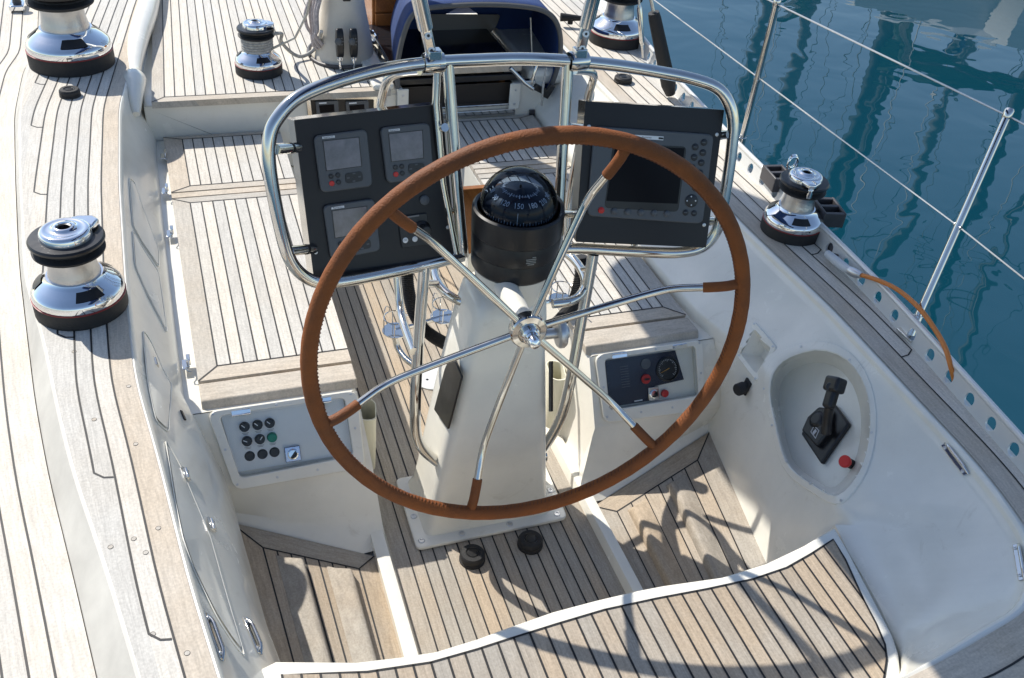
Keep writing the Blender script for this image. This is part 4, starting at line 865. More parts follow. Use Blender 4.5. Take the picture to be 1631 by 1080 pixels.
# ================================================================== DECK HARDWARE
def winch(loc, R, H, label, hdg=0., arm=0., rope=False, group="self tailing winches"):
    """R: radius of the black foot, H: overall height"""
    T = thing("winch", label, "winch", tuple(loc), group); c = V(loc)
    def l(name, prof, m, par=None, n=48, ang=32):
        mb = MB(); mb.lathe([(r*R, h*H) for r, h in prof], c, n=n)
        return mb.build(name, m, T, ang=ang) if par is None else sub(mb, name, m, par, ang=ang)
    l("foot", [(.98, 0), (1., .005), (1.0, .17), (.99, .175)], BLACKM)
    l("red_ring", [(.985, .172), (1.005, .175), (1.005, .184), (.985, .187)], REDLINE)
    sk = l("skirt", [(.985, .185), (.99, .19), (.985, .25), (.965, .275), (.92, .30), (.80, .345), (.68, .385), (.62, .41), (.60, .43), (.50, .43)], CHROME, ang=60)
    for k in range(3):
        a0 = hdg+k*2.094; mb = MB(); rows = []
        for t in (0, 1):
            rr, hh = ((.905, .318), (.71, .388))[t]; rows.append([c+V((math.cos(a0+w)*rr*R, math.sin(a0+w)*rr*R, hh*H)) for w in [(-.36+.72*j/8)*(1-.12*t) for j in range(9)]])
        mb.loft(rows); sub(mb, "slot", BLACK, sk)
    l("drum", [(.55, .41), (.56, .44), (.525, .50), (.50, .58), (.505, .66), (.53, .70)], BRUSH)
    l("lower_jaw", [(.50, .70), (.70, .695), (.76, .715), (.765, .735), (.62, .765), (.60, .78)], BLACKM)
    l("upper_jaw", [(.60, .78), (.64, .80), (.79, .83), (.795, .855), (.76, .875), (.52, .88)], BLACK)
    cap = l("cap", [(.55, .875), (.54, .93), (.51, .96), (.42, .972), (.40, .965), (.30, .975), (.24, .985), (.22, 1.0), (.17, 1.0), (.155, .985)], CHROME, ang=60)
    l("socket", [(.155, .985), (.12, .98), (.11, .93), (0, .93)], BLACK, cap)
    mb = MB(); d = V((math.cos(arm), math.sin(arm), 0)); s = V((-d.y, d.x, 0))
    for sgn in (1,):
        p = [c+d*.20*R+s*.44*R, c+d*.55*R+s*.34*R, c+d*.78*R+s*.12*R, c+d*.77*R-s*.10*R, c+d*.50*R-s*.28*R]
        mb.prism([q+V((0, 0, .885*H)) for q in p], (0, 0, .075*H)); q = [c+d*.70*R+s*.14*R, c+d*.80*R+s*.06*R, c+d*.79*R-s*.10*R, c+d*.68*R-s*.05*R]
        mb.prism([k+V((0, 0, .73*H)) for k in q], (0, 0, .16*H))
    mb.build("feeder_arm", CHROME, T, bevel=.05*R, seg=3)
    return T, c
def deckp(u, v, z): return P(u, v, z=z)
winch(deckp(131, 487, ZC+.001), .124, .262, "chrome winch with a bare steel drum on the left coaming beside the bench end", -1.2, .6)
winch(deckp(116, 100, ZC+.001), .172, .365, "large chrome winch at the top left with a black round pad below it", -1.35, 2.3)
winch(deckp(1258, 368, ZC+.001), .106, .235, "small chrome winch on the right coaming beside the lifeline stanchion", -1.9, -1.9)
winch(deckp(980, 66, ZC+.001), .138, .305, "large chrome winch on the far right coaming behind the right strut", -1.8, -.3)
WS, wc = winch(deckp(413, 114, .613), .105, .235, "small winch with rope wrapped round its drum on the bridge deck", -1.4, -.2)
mb = MB(); pts = []
for k in range(5*24): a = 2*math.pi*k/24+1.; pts.append(wc+V((math.cos(a)*.066, math.sin(a)*.066, .105+.0118*k/24)))
top = wc+V((0, 0, .19)); a = pts[-1]
mb.tube(pts, .0062, 8)
mb.tube(spline([wc+V((.07, -.02, .178)), wc+V((.11, -.01, .175)), P(448, 66, z=.72), P(462, 82, z=.66), P(478, 90, z=.632), P(494, 84, z=.64), P(505, 72, z=.68), P(512, 50, z=.78)], 8), .0085, 8)
tag(mb.build("mooring_rope", ROPE), "grey flecked rope wound on the small bridge deck winch and led to the mast", "rope")
mb = MB(); mb.tube([wc+V((.06, -.02, .11)), P(470, 60, z=.80), P(489, 22, z=.95), P(493, 0, z=1.03), P(497, -60, z=1.3)], .0055, 8); tag(mb.build("halyard", ROPEW), "thin pale rope rising straight from the small winch to the mast", "rope")
def deck_pad(loc, r, h, label, name="deck_button", cat="deck button", group=None):
    T = thing(name, label, cat, tuple(loc), group); mb = MB(); mb.lathe([(r*1.02, 0), (r*1.02, h*.25), (r*.96, h*.3), (r, h*.45), (r*.98, h*.8), (r*.86, h), (r*.55, h*1.02)], loc, n=36); mb.build("rubber_cap", BLACKM, T)
    mb = MB(); mb.lathe([(r*.55, h*1.02), (r*.50, h*.93), (r*.42, h*.93), (r*.38, h*1.0), (0, h*1.03)], loc, n=28); mb.build("centre_disc", BLACK, T); return T
deck_pad(P(112, 152, z=ZC+.002), .040, .028, "round black pad on the left coaming below the large winch", "deck_fairlead", "deck fitting", "round pads beside the big winches")
deck_pad(P(992, 130, z=ZC+.003), .042, .026, "round black pad on the right coaming below the far winch", "deck_fairlead", "deck fitting", "round pads beside the big winches")
deck_pad(P(752, 891, z=.001), .040, .032, "left black foot button on the sole behind the pedestal", group="foot buttons")
deck_pad(P(844, 868, z=.001), .040, .032, "right black foot button on the sole behind the pedestal", group="foot buttons")
# round plate in the sole
c = P(690, 600, z=.001); T = thing("deck_plate", "round white deck plate with two holes in the teak sole", "deck plate", tuple(c))
mb = MB(); mb.lathe([(.080, 0), (.080, .004), (.074, .006), (.066, .006), (.064, .004), (0, .004)], c, n=44); mb.build("plate", mat("worn_white_plastic", (.62, .65, .66), .4, var=.1, vscale=20), T)
for dx in (-.028, .028):
    mb = MB(); mb.lathe([(0, .0046), (.0055, .0046)], c+V((dx, dx*.6, 0)), n=12); mb.build("key_hole", BLACK, T)
# drink holders on the forward side of the guard
T = thing("drink_holder_rack", "row of steel wire drink holders with mirror bases forward of the pedestal", "drink holder", (.75, 2.4, .45))
for (u, v) in ((630, 527), (706, 505), (893, 478)):
    c = P(u, v, z=.50); mb = MB(); mb.lathe([(0, 0), (.042, 0), (.042, .003), (0, .003)], c, n=32); b_ = mb.build("mirror_base", STEEL, T)
    mb = MB(); mb.tube([c+V((math.cos(a)*.037, math.sin(a)*.037, .052)) for a in [2*math.pi*k/28 for k in range(22)]], .0022, 7)
    for a in (.4, 1.6, 3.0, 4.4):
        e = c+V((math.cos(a)*.037, math.sin(a)*.037, 0)); mb.tube([e, e+V((0, 0, .052))], .0018, 6)
    e = [c+V((math.cos(a)*.037, math.sin(a)*.037, .05)) for a in (1.9, 2.3, 2.7)]; mb.tube([e[0], e[0]+V((0, 0, .02)), e[1]+V((0, 0, .03)), e[2]+V((0, 0, .02)), e[2]], .0018, 6); sub(mb, "wire_cage", STEEL, b_)
mb = MB(); mb.tube(spline([P(630, 535, z=.495), P(633, 552, z=.46), P(645, 570, z=.44), P(662, 583, z=.43)], 5), .011, 10); mb.tube([P(630, 527, z=.497), P(706, 505, z=.497), P(893, 478, z=.497)], .008, 8); mb.build("support_tube", STEEL, T)
# corrugated hose
mb = MB(); path = spline([P(648, 425, y=2.34), P(650, 460, y=2.32), P(660, 500, y=2.30), P(680, 528, y=2.27), P(705, 545, y=2.22), P(730, 555, y=2.17)], 26)
mb.tube(path, [.0185+.0022*(1 if i % 2 else -1) for i in range(len(path))], 14); tag(mb.build("cable_conduit", BLACKM, ang=15), "black corrugated conduit curving into the left side of the pedestal", "hose")
mb = MB(); path = spline([P(925, 408, y=2.36), P(925, 440, y=2.34), P(915, 480, y=2.28), P(893, 510, y=2.2), P(880, 520, y=2.12)], 26)
mb.tube(path, [.021+.0022*(1 if i % 2 else -1) for i in range(len(path))], 14); tag(mb.build("cable_conduit", BLACKM, ang=15), "black corrugated conduit behind the right leg of the guard frame", "hose")
# folded table between pedestal and frame
T = thing("folded_table", "varnished wooden board of the folded table behind the compass", "table", (.80, 2.26, .84)); mb = MB()
x0, x1 = P(733, 302, y=2.25).x, .905; mb.box(((x0+x1)/2, 2.262, .945), (x1-x0, .022, .215)); mb.build("table_leaf", VARN, T, bevel=.003); mb = MB(); mb.box(((x0+x1)/2+.01, 2.262, .79), (x1-x0-.05, .03, .10)); mb.build("table_bracket", GEL, T, bevel=.004)
# winch handle pockets
def pocket(c, sx, label):
    T = thing("handle_pocket", label, "storage pocket", tuple(c), "winch handle pockets"); mb = MB(); n_ = 26; o = []; i_ = []
    def ol(sc, z):
        r = []
        for k in range(n_):
            a = math.pi*2*k/n_; ca, sa = math.cos(a), math.sin(a); w_ = .5+.5*sa; x = abs(ca)**.7*(1 if ca > 0 else -1)*.030; y = abs(sa)**.7*(1 if sa > 0 else -1)*.055
            r.append(c+V((sx*(x*sc+.026)+(.004*math.sin(y*60)), y*sc, z)))
        return r
    mb.loft([ol(.62, .02), ol(.70, 0), ol(.86, 0.0), ol(.94, .10), ol(.98, .21), ol(1.02, .228), ol(1.02, .232), ol(.92, .232), ol(.90, .20), ol(.8, .02), ol(.3, .015)], closed=True)
    mb.build("shell", GELY, T, ang=45); return T
pocket(V((.412, 2.30, .02)), 1, "cream plastic winch handle pocket on the side of the left bench")
pocket(V((1.135, 2.33, .04)), -1, "cream plastic winch handle pocket on the side of the right bench")
# ---- engine lever recess in the starboard wall
h = [bhit(base_bvh, *p)[0] for p in THR]; c0 = sum(h, V())/len(h)
pl = Plane(*[bhit(base_bvh, *p)[0] for p in ((1310, 560), (1240, 700), (1375, 720))])
T = thing("engine_lever_recess", "oval white recess in the right cockpit wall holding the black engine lever", "engine control", tuple(c0))
th_s = []
for i in range(len(THR)):
    a, b, c_, d = THR[i-1], THR[i], THR[(i+1) % len(THR)], THR[(i+2) % len(THR)]
    for t in (0, .5): th_s.append(tuple(.5*((2*b[k])+(c_[k]-a[k])*t+(2*a[k]-5*b[k]+4*c_[k]-d[k])*t*t+(3*b[k]-a[k]-3*c_[k]+d[k])*t**3) for k in (0, 1)))
in1 = shrink(th_s, .885); mb = MB()
def onw(pg, lift, w=1.):
    r = []
    for u, v in pg:
        p, n = bhit(base_bvh, u, v); q = pl.hit(u, v); r.append((p*w+q*(1-w))+pl.n*lift)
    return r
O0 = onw(th_s, -.006); I0 = onw(in1, -.006, .6)
cu, cv = sum(p[0] for p in in1)/len(in1), sum(p[1] for p in in1)/len(in1)
bk = [pl.hit(cu+(u-cu)*.82, cv+(v-cv)*.86+3, -.085) for u, v in in1]; bk2 = [pl.hit(cu+(u-cu)*.94, cv+(v-cv)*.95+1, -.045) for u, v in in1]
fl_ = [p for p in inset(th_s, 2)]; mb.loft([O0, onw(th_s, .0015), onw(shrink(th_s, .99), .004), onw(shrink(th_s, .90), .004), onw(in1, .001), I0, bk2, bk, [sum(bk, V())/len(bk)]*len(bk)], closed=True)
fl = mb.build("recess_moulding", GEL, T, ang=32, recalc=True)
for u, v in ((1277, 553), (1354, 574), (1389, 690), (1341, 798), (1292, 771), (1254, 735), (1231, 678), (1218, 620)):
    p = pl.hit(u, v); q, n = bhit(base_bvh, u, v); p = q+pl.n*.0042; mb = MB(); screw(mb, p, pl.n, .0045); sub(mb, "screw", ALU, fl)
BK = -.083
mb = MB(); q = pl.poly([(1281, 694), (1297, 664), (1333, 645), (1358, 678), (1313, 742)], BK); mb.prism(q, pl.n*.018, 0); lev = mb.build("lever_base", BLACK, T, bevel=.006, seg=3)
mb = MB(); c = pl.hit(1308, 672, BK+.015); mb.lathe([(0, .03), (.022, .03), (.028, .022), (.030, 0)], c, pl.n, 24)
q = pl.poly([(1284, 690), (1294, 668), (1312, 652), (1330, 655), (1330, 690), (1308, 716)], BK+.012); mb.prism(q, pl.n*.026); mb.build("lever_housing", BLACK, T, bevel=.007, seg=3)
mb = MB(); q = pl.poly([(1291, 688), (1297, 677), (1305, 686), (1299, 699)], BK+.0385); i_ = pl.poly([(1292.3, 688), (1297, 679), (1303.6, 686), (1299, 697)], BK+.0385); mb.ring(q, i_, pl.n*.0005); mb.add(pl.poly([(1294, 688.5), (1299, 683), (1301, 687), (1296, 693)], BK+.0388), [(0, 1, 2, 3)]); mb.build("badge", mat("badge_print", (.45, .46, .48), .4), T)
a, b = pl.hit(1316, 690, BK+.045), pl.hit(1324, 632, BK+.115); mid = pl.hit(1318, 668, BK+.07)
mb = MB(); mb.tube(spline([a, mid, b], 6), [.017]*4+[.0155]*5+[.0145]*4, 12); arm_ = mb.build("lever_arm", BLACK, T)
dx = (pl.hit(1330, 612, BK+.12)-b).normalized(); sy = pl.n.cross(dx).normalized(); nz = dx.cross(sy)
mb = MB(); c = pl.hit(1330, 613, BK+.125); mb.box(c, (.046, .054, .044), Matrix((dx, sy, nz)).transposed()); mb.box(c-dx*.042, (.06, .034, .030), Matrix((dx, sy, nz)).transposed()); sub(mb, "lever_grip", BLACK, arm_, bevel=.009, seg=4)
mb = MB(); c2 = pl.hit(1322, 616, BK+.142); mb.lathe([(0, .003), (.011, .003), (.013, 0)], c2, (pl.n+V((0, -.6, 0))).normalized(), 16); sub(mb, "neutral_button", DGREY, arm_)
mb = MB(); c = pl.hit(1357, 740, BK); mb.lathe([(.014, 0), (.014, .02), (.011, .022), (0, .022)], c, pl.n, 24); mb.build("stop_button_socket", BLACKM, T)
mb = MB(); mb.lathe([(.009, .01), (.009, .035), (.017, .037), (.0185, .042), (.0185, .048), (.015, .052), (0, .053)], c, (pl.n+V((0, -.25, .05))).normalized(), 28); mb.build("red_stop_button", RED, T)
# ---- small recess forward of it
pl = Plane(*[bhit(base_bvh, *p)[0] for p in SPK[:3]]); T = thing("hose_recess", "small white diamond shaped recess in the right wall forward of the engine lever", "recess", tuple(pl.hit(1204, 560)))
S_ = [pl.hit(u, v, .006) for u, v in SPK]; cc = sum(S_, V())/4
S0 = rounded(S_, .012, 4); S1 = rounded([cc+(p-cc)*.74 for p in S_], .012, 4); Sm = rounded([cc+(p-cc)*.97 for p in S_], .012, 4); S2 = rounded([cc+(p-cc)*.66-pl.n*.012 for p in S_], .010, 4); S3 = rounded([cc+(p-cc)*.22-pl.n*.055 for p in S_], .004, 4); low_ = [p-pl.n*.015 for p in S0]
mb = MB(); mb.loft([low_, [p-pl.n*.003 for p in S0], Sm, S1, S2, S3, [cc-pl.n*.055]*len(S3)], closed=True); fl = mb.build("moulding", GEL, T, ang=30)
for u, v in ((1201, 516), (1231, 552), (1203, 603), (1177, 566)):
    mb = MB(); screw(mb, pl.hit(u, v, .006), pl.n, .0045); sub(mb, "screw", ALU, fl)
p, n = bhit(base_bvh, 1190, 616); T = thing("wall_socket", "black cylindrical socket on a square flange low on the right wall", "socket", tuple(p)); s1 = n.cross(V((0, 0, 1))).normalized(); s2 = n.cross(s1)
mb = MB(); mb.box(p+n*.004, (.036, .052, .008), Matrix((s1, s2, n)).transposed()); fl = mb.build("flange", BLACKM, T, bevel=.003)
mb = MB(); mb.lathe([(.017, 0), (.017, .012), (.021, .014), (.021, .040), (.018, .044), (0, .044)], p+n*.002, (n+V((0, -.35, -.15))).normalized(), 24); mb.build("cap", BLACKM, T)
# ---- grab handles / hinges on the walls
wbv = base_bvh
lmb = MB(); lm = LWALL.data; lbv = BVHTree.FromPolygons([tuple(v.co) for v in lm.vertices], [tuple(p.vertices) for p in lm.polygons])
def handle(bv, a, b, label, wd=.011, out=.010):
    pa, na = bhit(bv, *a); pb, nb = bhit(bv, *b); n = (na+nb).normalized(); d = (pb-pa).normalized(); s = n.cross(d).normalized(); n = d.cross(s) if d.cross(s).dot(n) > 0 else -d.cross(s)
    T = thing("grab_handle", label, "handle", tuple(pa)); R_ = Matrix((d, s, n)).transposed(); l = (pb-pa).length; mb = MB(); mb.box((pa+pb)/2+n*.002, (l, wd*1.6, .004), R_); mb.build("base_plate", STEEL, T, bevel=.0015)
    mb = MB(); e = wd*.5; mb.tube(rounded([pa+s*e, pa+s*e+n*out+d*.018, pb+s*e+n*out-d*.018, pb+s*e], .012, 4, False), .0045, 10); mb.build("grip", STEEL, T)
    for t in (.12, .88):
        mb = MB(); screw(mb, pa.lerp(pb, t)+n*.0042-s*.003, n, .005); mb.build("screw", ALU, T)
handle(wbv, (1503, 708), (1540, 757), "short steel handle under the rim of the right cockpit wall")
handle(wbv, (1619, 868), (1629, 925), "steel handle at the right edge of the photo under the teak corner")
handle(lbv, (326, 978), (352, 1052), "white capped handle on the left wall below the teak coaming")
handle(lbv, (389, 985), (413, 1042), "steel handle low on the left wall beside the footwell")
# ---- locker frames on the port wall
def frame_on_wall(px, label, r=.004, fill=None):
    r = .0016; T = thing("wall_locker", label, "locker", tuple(bhit(lbv, *px[0])[0])); pts = rounded([bhit(lbv, u, v)[0]+bhit(lbv, u, v)[1]*.003 for u, v in px], .02, 5); dense = []
    n_ = len(pts)
    for i in range(n_):
        for t in range(3):
            p = pts[i].lerp(pts[(i+1) % n_], t/3); loc, nn_, _, _ = lbv.find_nearest(p); dense.append(loc+(nn_ if nn_.dot(V((1, -.3, .5))) > 0 else -nn_)*.002)
    mb = MB(); mb.tube(dense, r, 8, closed=True); mb.build("frame", GEL, T); c = sum(dense, V())/len(dense); loc, nn_, _, _ = lbv.find_nearest(c); nn_ = nn_ if nn_.x > 0 else -nn_
    mb = MB(); inner = [p+(c-p)*.06+nn_*.001 for p in dense]; mb.add([c+nn_*.004]+inner, [(0, i+1, (i+1) % len(inner)+1) for i in range(len(inner))]); mb.build("door", GEL, T, ang=80)
    return T
T1 = frame_on_wall([(205, 283), (213, 289), (252, 398), (253, 428), (211, 362)], "narrow framed locker door on the left wall above the bench")
T2 = frame_on_wall([(210, 366), (252, 434), (266, 532), (214, 424)], "long slanted locker door on the left wall behind the bare winch")
T3 = frame_on_wall([(227, 525), (240, 545), (272, 612), (268, 690), (248, 672), (233, 600)], "locker door on the left wall below the bare winch")
T4 = frame_on_wall([(262, 700), (285, 740), (335, 860), (390, 1050), (345, 985), (290, 860)], "long locker door with two hinges on the left wall beside the footwell")
for T_, (u, v) in ((T3, (244, 578)), (T4, (293, 757)), (T4, (334, 838))):
    p, n = bhit(lbv, u, v); d = (bhit(lbv, u+6, v+22)[0]-p).normalized(); s = n.cross(d); R_ = Matrix((d, s, n)).transposed(); mb = MB(); mb.box(p+n*.006, (.040, .020, .006), R_); mb.tube([p+n*.009-d*.018, p+n*.009+d*.018], .004, 8)
    for t in (-.012, .012): screw(mb, p+n*.009+d*t+s*.006, n, .004)
    mb.build("hinge", STEEL, T_, bevel=.001)
p, n = bhit(lbv, 291, 662); mb = MB(); d = (bhit(lbv, 297, 676)[0]-p).normalized(); mb.box(p+n*.002, (.035, .009, .004), Matrix((d, n.cross(d), n)).transposed()); tag(mb.build("vent_slot", BLACK, bevel=.001), "small dark slot in the left wall beside the switch panel", "vent")
# ---- latches along the port bench
for (u, v), lb in (((262, 246), "steel latch at the far end of the left bench"), ((264, 301), "steel latch at the joint of the left bench boards"), ((272, 369), "steel latch beside the long planks of the left bench"), ((298, 577), "steel latch at the near corner of the left bench")):
    c = P(u, v, z=ZB+.005)+V((.004, 0, 0)); T = thing("bench_latch", lb, "latch", tuple(c), "latches along the left bench"); mb = MB(); mb.box(c+V((-.010, 0, -.008)), (.022, .050, .004)); mb.build("plate", STEEL, T, bevel=.002)
    mb = MB(); mb.box(c+V((0, .01, .002)), (.012, .034, .018)); mb.tube([c+V((.0, .028, 0)), c+V((0, -.004, .010)), c+V((0, -.030, .002))], .003, 8); mb.build("lever", STEEL, T, bevel=.003)
    mb = MB(); e = c+V((.002, -.035, .002)); mb.tube([e+V((0, .01, 0)), e+V((-.010, 0, .004)), e+V((-.008, -.014, .002)), e+V((.004, -.018, 0))], .0022, 7); mb.build("hasp", STEEL, T)
# ---- moulded rail beside the bridge deck
mb = MB(); mb.tube(spline([P(246, -40, z=.66), P(236, 10, z=.66), P(222, 55, z=.66), P(214, 100, z=.655), P(214, 140, z=.65), P(217, 182, z=.60)], 6), [.04+.012*math.sin(k*.2) if k < 22 else .05-.0045*(k-22) for k in range(31)], 16); struct(mb.build("cabin_moulding", GEL))
# ---- toe rail, starboard, with its row of drain holes
mb = MB(); ysr = frange(.9, 6.3, .1); n16 = 20
def rail_pt(y, t): return V((rt(y)-.012*(1-t)+.0, y, ZC-.004+t*.066))
for y0, y1 in zip(ysr, ysr[1:]):
    rc, ov = .0195, []; yc = (y0+y1)/2
    for k in range(n16):
        a = 2*math.pi*k/n16; ca, sa = math.cos(a), math.sin(a); m_ = max(abs(ca)/.05, abs(sa)/.033); ov.append((yc+ca/m_*(y1-y0)/.1, .033+sa/m_))
    # exact corners
    iv = [(yc+rc*.95*math.cos(2*math.pi*k/n16), .031+rc*math.sin(2*math.pi*k/n16)) for k in range(n16)]
    for off in (0, .007):
        vs = [rail_pt(y, h/.066)+V((off, 0, 0)) for y, h in ov]+[rail_pt(y, h/.066)+V((off, 0, 0)) for y, h in iv]
        mb.add(vs, [(k, (k+1) % n16, n16+(k+1) % n16, n16+k) for k in range(n16)])
        cr = [(y0, 0), (y1, 0), (y1, .066), (y0, .066)]
        for cy_, ch in cr:
            ks = sorted(range(n16), key=lambda k: (ov[k][0]-cy_)**2+(ov[k][1]-ch)**2)[:2]; mb.add([rail_pt(cy_, ch/.066)+V((off, 0, 0))]+[vs[k] for k in ks], [(0, 1, 2)])
    a_ = [rail_pt(y, h/.066) for y, h in iv]; mb.loft([a_, [p+V((.007, 0, 0)) for p in a_]], closed=True)
mb.tube([rail_pt(y, 1)+V((.004, 0, .002)) for y in ysr], .0095, 10)
mb.loft([[rail_pt(y, .0)+V((-.022, 0, .0035)), rail_pt(y, .02)+V((-.002, 0, .0035)), rail_pt(y, .06)+V((.002, 0, 0))] for y in ysr])
tag(mb.build("toe_rail", mat("white_anodised_rail", (.70, .70, .68), .3, .25)), "white perforated toe rail with round holes along the right deck edge", "toe rail")
# ---- stanchions and lifelines
def stanchion(base, top, label):
    T = thing("stanchion", label, "stanchion", tuple(base), "lifeline stanchions"); b, t = V(base), V(top); d = (t-b).normalized(); mb = MB(); mb.tube([b, b+d*.07, t], [.0125, .0122, .0115], 14); mb.build("tube", STEEL, T)
    mb = MB(); mb.tube([b-d*.0, b+d*.065], .0165, 14); mb.box(b+V((0, 0, .004)), (.05, .07, .008)); mb.build("socket", STEEL, T, bevel=.002); mb = MB(); mb.lathe([(.0125, -.02), (.014, -.018), (.014, .004), (.010, .010), (0, .010)], t, d, 18); mb.build("cap", STEEL, T)
    mb = MB(); m_ = b.lerp(t, .5); mb.lathe([(.0045, -.014), (.007, -.014), (.007, .014), (.0045, .014)], m_, (0, 1, 0), 10); mb.build("wire_eye", STEEL, T)
s1b, s1t = P(1449, 534, z=.69), P(1607, 178, z=1.31); s2b, s2t = P(1177, 240, z=.69), P(1238, 2, z=1.31)
stanchion(s1b, s1t, "near steel stanchion leaning out over the water at the right"); stanchion(s2b, s2t, "far steel stanchion rising beside the right instrument pod")
up0, up1 = s2t+V((0, 0, -.01)), s1t+V((0, 0, -.012)); dv = (up1-up0)
mb = MB(); mb.tube([up0-dv*2, up0-dv, up0, up1, up1+dv*.9+V((-.06, 0, 0))], .0032, 8); tag(mb.build("lifeline_wire", WIRE), "upper lifeline wire between the stanchion tops", "lifeline")
m0, m1 = s2b.lerp(s2t, .52), s1b.lerp(s1t, .50); dv = m1-m0
mb = MB(); mb.tube([m0-dv*2, m0-dv, m0, m1, m1+dv*.9+V((-.05, 0, 0))], .0026, 8); tag(mb.build("lifeline_wire", WIRE), "lower lifeline wire threaded through the middle of the stanchions", "lifeline")
# ---- blocks on the rail behind the small winch
def block(uv, z, label, hdg, L_=.11):
    c = P(uv[0], uv[1], z=z); T = thing("genoa_block", label, "block", tuple(c), "blocks on the right rail"); R_ = Matrix.Rotation(hdg, 3, 'Z'); t_ = .036
    for sx in (-1, 1):
        mb = MB(); mb.box(c+R_@V((0, sx*t_, 0)), (L_*1.25, .010, .058), R_); mb.build("cheek", BLOCK, T, bevel=.004)
    for k, xx in enumerate((-L_*.55, 0, L_*.55)):
        mb = MB(); mb.box(c+R_@V((xx, 0, 0)), (.016, t_*2, .054), R_); mb.build("web", BLOCK, T, bevel=.002)
    for xx in (-L_*.28, L_*.28):
        mb = MB(); mb.lathe([(.016, -.026), (.012, -.008), (.012, .008), (.016, .026)], c+R_@V((xx, 0, 0)), R_@V((0, 1, 0)), 20); mb.build("sheave", BLACK, T)
    return T, c, R_
T, c, R_ = block((1238, 284), .745, "grey double block with a steel shackle on the rail behind the small winch", 1.45, .095)
mb = MB(); e = P(1264, 262, z=.80); mb.tube([e+V((math.cos(a)*.022, .006, math.sin(a)*.028)) for a in [2*math.pi*k/16 for k in range(16)]], .0045, 8, closed=True); mb.tube([e+V((math.cos(a)*.018+.012, .026, math.sin(a)*.026)) for a in [2*math.pi*k/16 for k in range(16)]], .0045, 8, closed=True); mb.build("shackle", CHROME, T)
block((1318, 338), .745, "grey double block with square windows on the rail to the right of the small winch", 1.35, .10)
# ---- shore power plug and cable
pts = spline([P(1368, 437, z=.735), P(1400, 447, z=.76), P(1432, 463, z=.775), P(1465, 492, z=.78), P(1488, 523, z=.77), P(1505, 553, z=.76), P(1514, 582, z=.74), P(1520, 606, z=.70), P(1524, 626, z=.675)], 8)
mb = MB(); mb.tube(pts, .0075, 10); tag(mb.build("shore_power_cable", CABLE), "orange cable draped over the right toe rail", "cable")
T = thing("cable_plug", "white rubber plug at the end of the orange cable", "plug", tuple(P(1330, 415, z=.70)))
mb = MB(); pts = [P(1318, 404, z=.71), P(1332, 416, z=.715), P(1346, 427, z=.722), P(1358, 433, z=.73)]; mb.tube(pts, [.013, .016, .015, .011], 14); mb.build("sleeve", GREYW, T)
mb = MB(); mb.tube([P(1354, 431, z=.728), P(1362, 435, z=.733), P(1372, 439, z=.737)], [.0145, .0155, .011], 14); mb.build("gland", ALU, T)
mb = MB(); pts = [P(1300, 372, z=.70), P(1318, 385, z=.70), P(1330, 398, z=.70), P(1337, 412, z=.70)]; mb.tube(spline(pts, 4), .016, 10); tag(mb.build("fender_strap", BLOCK), "short grey strap beside the white plug on the right deck", "strap")
# ---- padded shroud and rigging at the far right
T = thing("padded_shroud", "black padded sleeve round a wire at the far right deck edge", "shroud", tuple(P(1068, 152, z=.70))); a = P(1068, 150, z=.70); b = P(1041, 20, y=a.y+.02); d = (b-a).normalized(); mb = MB(); mb.tube([a, a+d*.05, b-d*.03, b], [.022, .034, .028, .024], 14); mb.build("sleeve", BLACKM, T)
mb = MB(); mb.tube([b-d*.05, b+d*1.6], .008, 8); mb.build("wire", WIRE, T);
T = thing("turnbuckle", "steel turnbuckle and wire beside the far right winch", "rigging screw", tuple(P(1022, 95, z=.70))); a = P(1024, 92, z=.70); b = P(1018, 5, y=a.y+.02); d = (b-a).normalized(); mb = MB(); mb.tube([a, b+d*1.2], .006, 8); mb.build("wire", WIRE, T); mb = MB(); mb.tube([a+d*.06, a+d*.08, a+d*.24, a+d*.26], [.007, .013, .013, .007], 10); mb.lathe([(.010, -.012), (.018, -.012), (.018, .012), (.010, .012)], a+d*.30, (1, .3, 0), 14); mb.build("body", STEEL, T)
# ================================================================== FAR END OF THE COCKPIT
# ---- blue hood over the companionway
T = thing("spray_hood", "blue canvas hood with a dark inside over the companionway", "spray hood", (1.25, 4.1, .6))
ho = [(634, 140), (632, 112), (636, 84), (643, 55), (655, 27), (676, 14), (720, 9), (770, 7), (820, 9), (860, 15), (882, 29), (892, 55), (892, 90), (884, 120), (872, 150)]
A0 = spline([P(u, v, y=4.02) for u, v in ho], 4); ctr = V((1.27, 4.02, .62))
def hoop(dy, sx, sz): return [V((ctr.x+(p.x-ctr.x)*sx+dy*.16, p.y+dy, .60+(p.z-.60)*sz)) for p in A0]
mb = MB(); mb.loft([hoop(0, 1, 1), hoop(.10, 1.005, .995), hoop(.35, 1.0, .92), hoop(.62, .97, .80), hoop(.75, .95, .68), hoop(.84, .92, .45), hoop(.92, .90, .12)]); cv_ = mb.build("canvas", CANVAS, T, solid=.006, ang=60)
mb = MB(); mb.tube(hoop(-.002, 1, 1), .012, 8); mb.build("piping", mat("grey_piping", (.10, .10, .10), .6), T)
fp = hoop(.60, .95, .79); mb = MB(); c = sum(fp, V())/len(fp); mb.add([c]+fp, [(0, i, i+1) for i in range(1, len(fp))]); mb.build("front_panel", CANVAS, T)
pl = Plane((0, 4.60, 0), (1, 4.60, 0), (0, 4.60, 1)); mb = MB(); plate(mb, pl, [(672, 22), (797, 23), (790, 42), (776, 56), (672, 57)], .004, .004, .015, 4); mb.build("vinyl_window", VINYL, T)
mb = MB(); mb.tube([P(845, 28, y=4.1), P(849, 125, y=4.1)], .003, 6); mb.build("cord", ROPEW, T)
